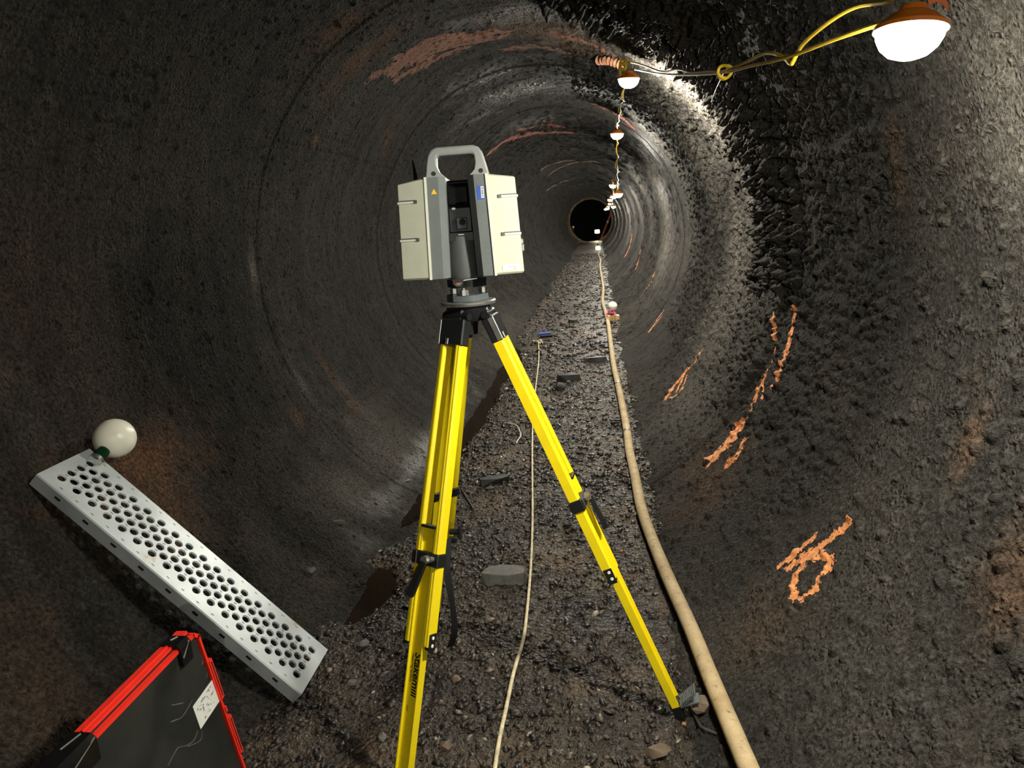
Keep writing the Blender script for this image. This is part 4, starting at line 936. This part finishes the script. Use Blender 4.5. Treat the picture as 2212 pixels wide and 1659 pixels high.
mb.tube(smoothpath([kp+Vector((.022*math.cos(a), .012*math.sin(a*1.7), .020*math.sin(a))) for a in np.linspace(0, 11, 18)], 4), .005, 7); mb.build('cord_knot', 'yellow_cord', cord)
def strand(a, b_, ph, amp, turns, n=60, sag=0.0):
    P = []
    for i in range(n+1):
        t_ = i/n; e = math.sin(math.pi*t_)**.5; w_ = amp*e*(1+.6*math.sin(7*t_+ph)); P.append(a.lerp(b_, t_)+Vector((w_*math.cos(turns*6.283*t_+ph), 0, w_*math.sin(turns*6.283*t_+ph)-sag*4*t_*(1-t_))))
    return P
for i in range(1, len(LP)-1):
    a, b_ = LP[i]+Vector((0, 0, .05)), LP[i+1]+Vector((0, 0, .05))
    MB().tube(strand(a, b_, 0.3*i, .012, 5), .0045, 6).build('cord_strand', 'yellow_cord', cord)
    MB().tube(strand(a, b_, 0.3*i+2.5, .020, 4), .0045, 6).build('cord_strand', 'yellow_cord', cord)
# tie wire from the knot to the wall
tw0 = kp; tw1 = wall_point(1535, 225, .004); tag(MB().tube(smoothpath([tw0, tw0.lerp(tw1, .5)+Vector((0, 0, .01)), tw1], 6), .0018, 6).build('tie_wire', 'tie_wire', None), 'thin tie wire from the cord knot to the wall', 'wire')
# hangers
hk = LP[1]+Vector((-.035, .0, .075))
hg = thing('cord_hook', hk, 'yellow plastic hook holding the cord above the second lamp', 'hook')
hpnts = [at_y(u, v, 4.9) for u, v in ((1341, 172), (1339, 150), (1342, 138), (1351, 142), (1349, 150), (1340, 147), (1343, 130), (1352, 132), (1345, 140))]
MB().tube(smoothpath(hpnts, 5), .010, 8).build('hook_loop', 'yellow_cord', hg)
wt = wall_point(1347, 122, .0); MB().tube([hpnts[6], wt], .004, 6).build('hook_wire', 'tie_wire', hg)
rb = [wall_point(u, v, .030) for u, v in ((1294, 130), (1303, 131), (1312, 131), (1322, 133), (1333, 137), (1345, 141))]
P = smoothpath(rb, 8); g = random.Random(2)
tag(MB().tube(P, [.024*(1+.35*math.sin(i*1.1)+g.uniform(-.15, .15)) for i in range(len(P))], 12).build('rusty_bar', 'rust', None), 'lumpy rusty bar fixed to the crown above the second lamp', 'bar')
rbn = [at_y(u, v, 1.40) for u, v in ((2002, 2), (2016, -6), (2030, -2), (2046, 14))]; P = smoothpath(rbn, 5); v = []; f = []
for i, p in enumerate(P): v += [tuple(p+Vector((0, 0, .008))), tuple(p+Vector((.004, 0, -.008))), tuple(p+Vector((.004, .002, -.008))), tuple(p+Vector((0, .002, .008)))]
for i in range(len(P)-1):
    for k in range(4): f.append([i*4+k, i*4+(k+1) % 4, i*4+4+(k+1) % 4, i*4+4+k])
tag(MB().add(v, f).build('flagging_ribbon', 'orange_tape', None), 'short orange ribbon tied above the nearest lamp', 'ribbon')

# ================================================================== TUNNEL MOUTH AND BEYOND
mb = MB(); n = 72; v = []; f = []
for i in range(n):
    a = 2*math.pi*i/n
    for r, y in ((1.36, 47.95), (1.36, 48.15), (1.62, 48.15), (1.62, 47.95)):
        q = 1+.006*float(vnoise(i*.9, r*9, 5)); v.append((AX+r*q*math.sin(a), y, AZ+r*q*math.cos(a)))
for i in range(n):
    j = (i+1) % n
    for k in range(4): f.append([i*4+k, i*4+(k+1) % 4, j*4+(k+1) % 4, j*4+k])
rg = mb.add(v, f).build('trim_1', 'tan_ring', None); tag(rg, 'pale rusty ring around the far tunnel mouth', kind='structure')
def plane(name, c, sx, sy, sz, label):
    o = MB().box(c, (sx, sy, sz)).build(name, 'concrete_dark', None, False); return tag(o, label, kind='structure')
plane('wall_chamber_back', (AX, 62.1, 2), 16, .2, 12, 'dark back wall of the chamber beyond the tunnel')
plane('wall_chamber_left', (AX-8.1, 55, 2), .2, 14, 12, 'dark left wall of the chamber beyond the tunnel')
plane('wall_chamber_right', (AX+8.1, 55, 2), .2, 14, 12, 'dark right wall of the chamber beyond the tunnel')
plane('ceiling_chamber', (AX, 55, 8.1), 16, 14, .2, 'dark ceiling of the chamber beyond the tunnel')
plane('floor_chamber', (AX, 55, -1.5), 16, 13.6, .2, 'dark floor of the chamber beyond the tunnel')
po_ = plane('wall_behind', (AX, -8.2, 1.3), 4, .2, 4, 'dark bulkhead far behind the camera')
fl = at_y(1290, 500, 50.0); fo = thing('flood_lamp', (fl.x, fl.y, -1.4), 'warm bright floodlight on a stand beyond the tunnel mouth', 'lamp')
mb = MB(Matrix.Translation(fl)); mb.box((0, .06, 0), (.34, .10, .26), .02); mb.build('lamp_housing', 'yellow', fo)
MB(Matrix.Translation(fl)).box((0, .0, 0), (.28, .02, .20), .004).build('lamp_glass', 'flood_light', fo)
mb = MB(); mb.cyl((fl.x, fl.y+.08, -1.4), (fl.x, fl.y+.08, fl.z), .025, .02, 8); mb.box((fl.x, fl.y+.08, -1.38), (.5, .4, .04)); mb.build('lamp_stand', 'black_plastic', fo)
ll = gp(1292, 539); lo = thing('floor_lamp', ll, 'small greenish yellow lamp on the floor at the hose end', 'lamp')
MB(Matrix.Translation(ll)).lathe([(.03, .0), (.10, .01), (.12, .06), (.10, .13), (.05, .17), (.02, .18)], 18).build('globe', 'low_lamp_light', lo)
MB(Matrix.Translation(ll)).lathe([(.06, .17), (.07, .18), (.05, .24), (.02, .27)], 14).tube([(.0, .0, .25), (-.06, 0, .40), (.02, 0, .48), (.05, 0, .34), (.0, 0, .26)], .012, 7).build('housing', 'black_plastic', lo)
a, b_ = at_y(1320, 460, 48.7), at_y(1299, 514, 48.7); b_ = a+(b_-a)*((a.z+1.40)/(a.z-b_.z))
po = thing('leaning_pole', b_, 'reddish pole leaning across the right of the tunnel mouth', 'pole')
MB().cyl(tuple(b_), tuple(a), .06, .06, 10).build('pole', 'red_pole', po)
MB().cyl(tuple(b_.lerp(a, .80)), tuple(b_.lerp(a, .84)), .064, .064, 10).build('pole_band', 'white_label', po)
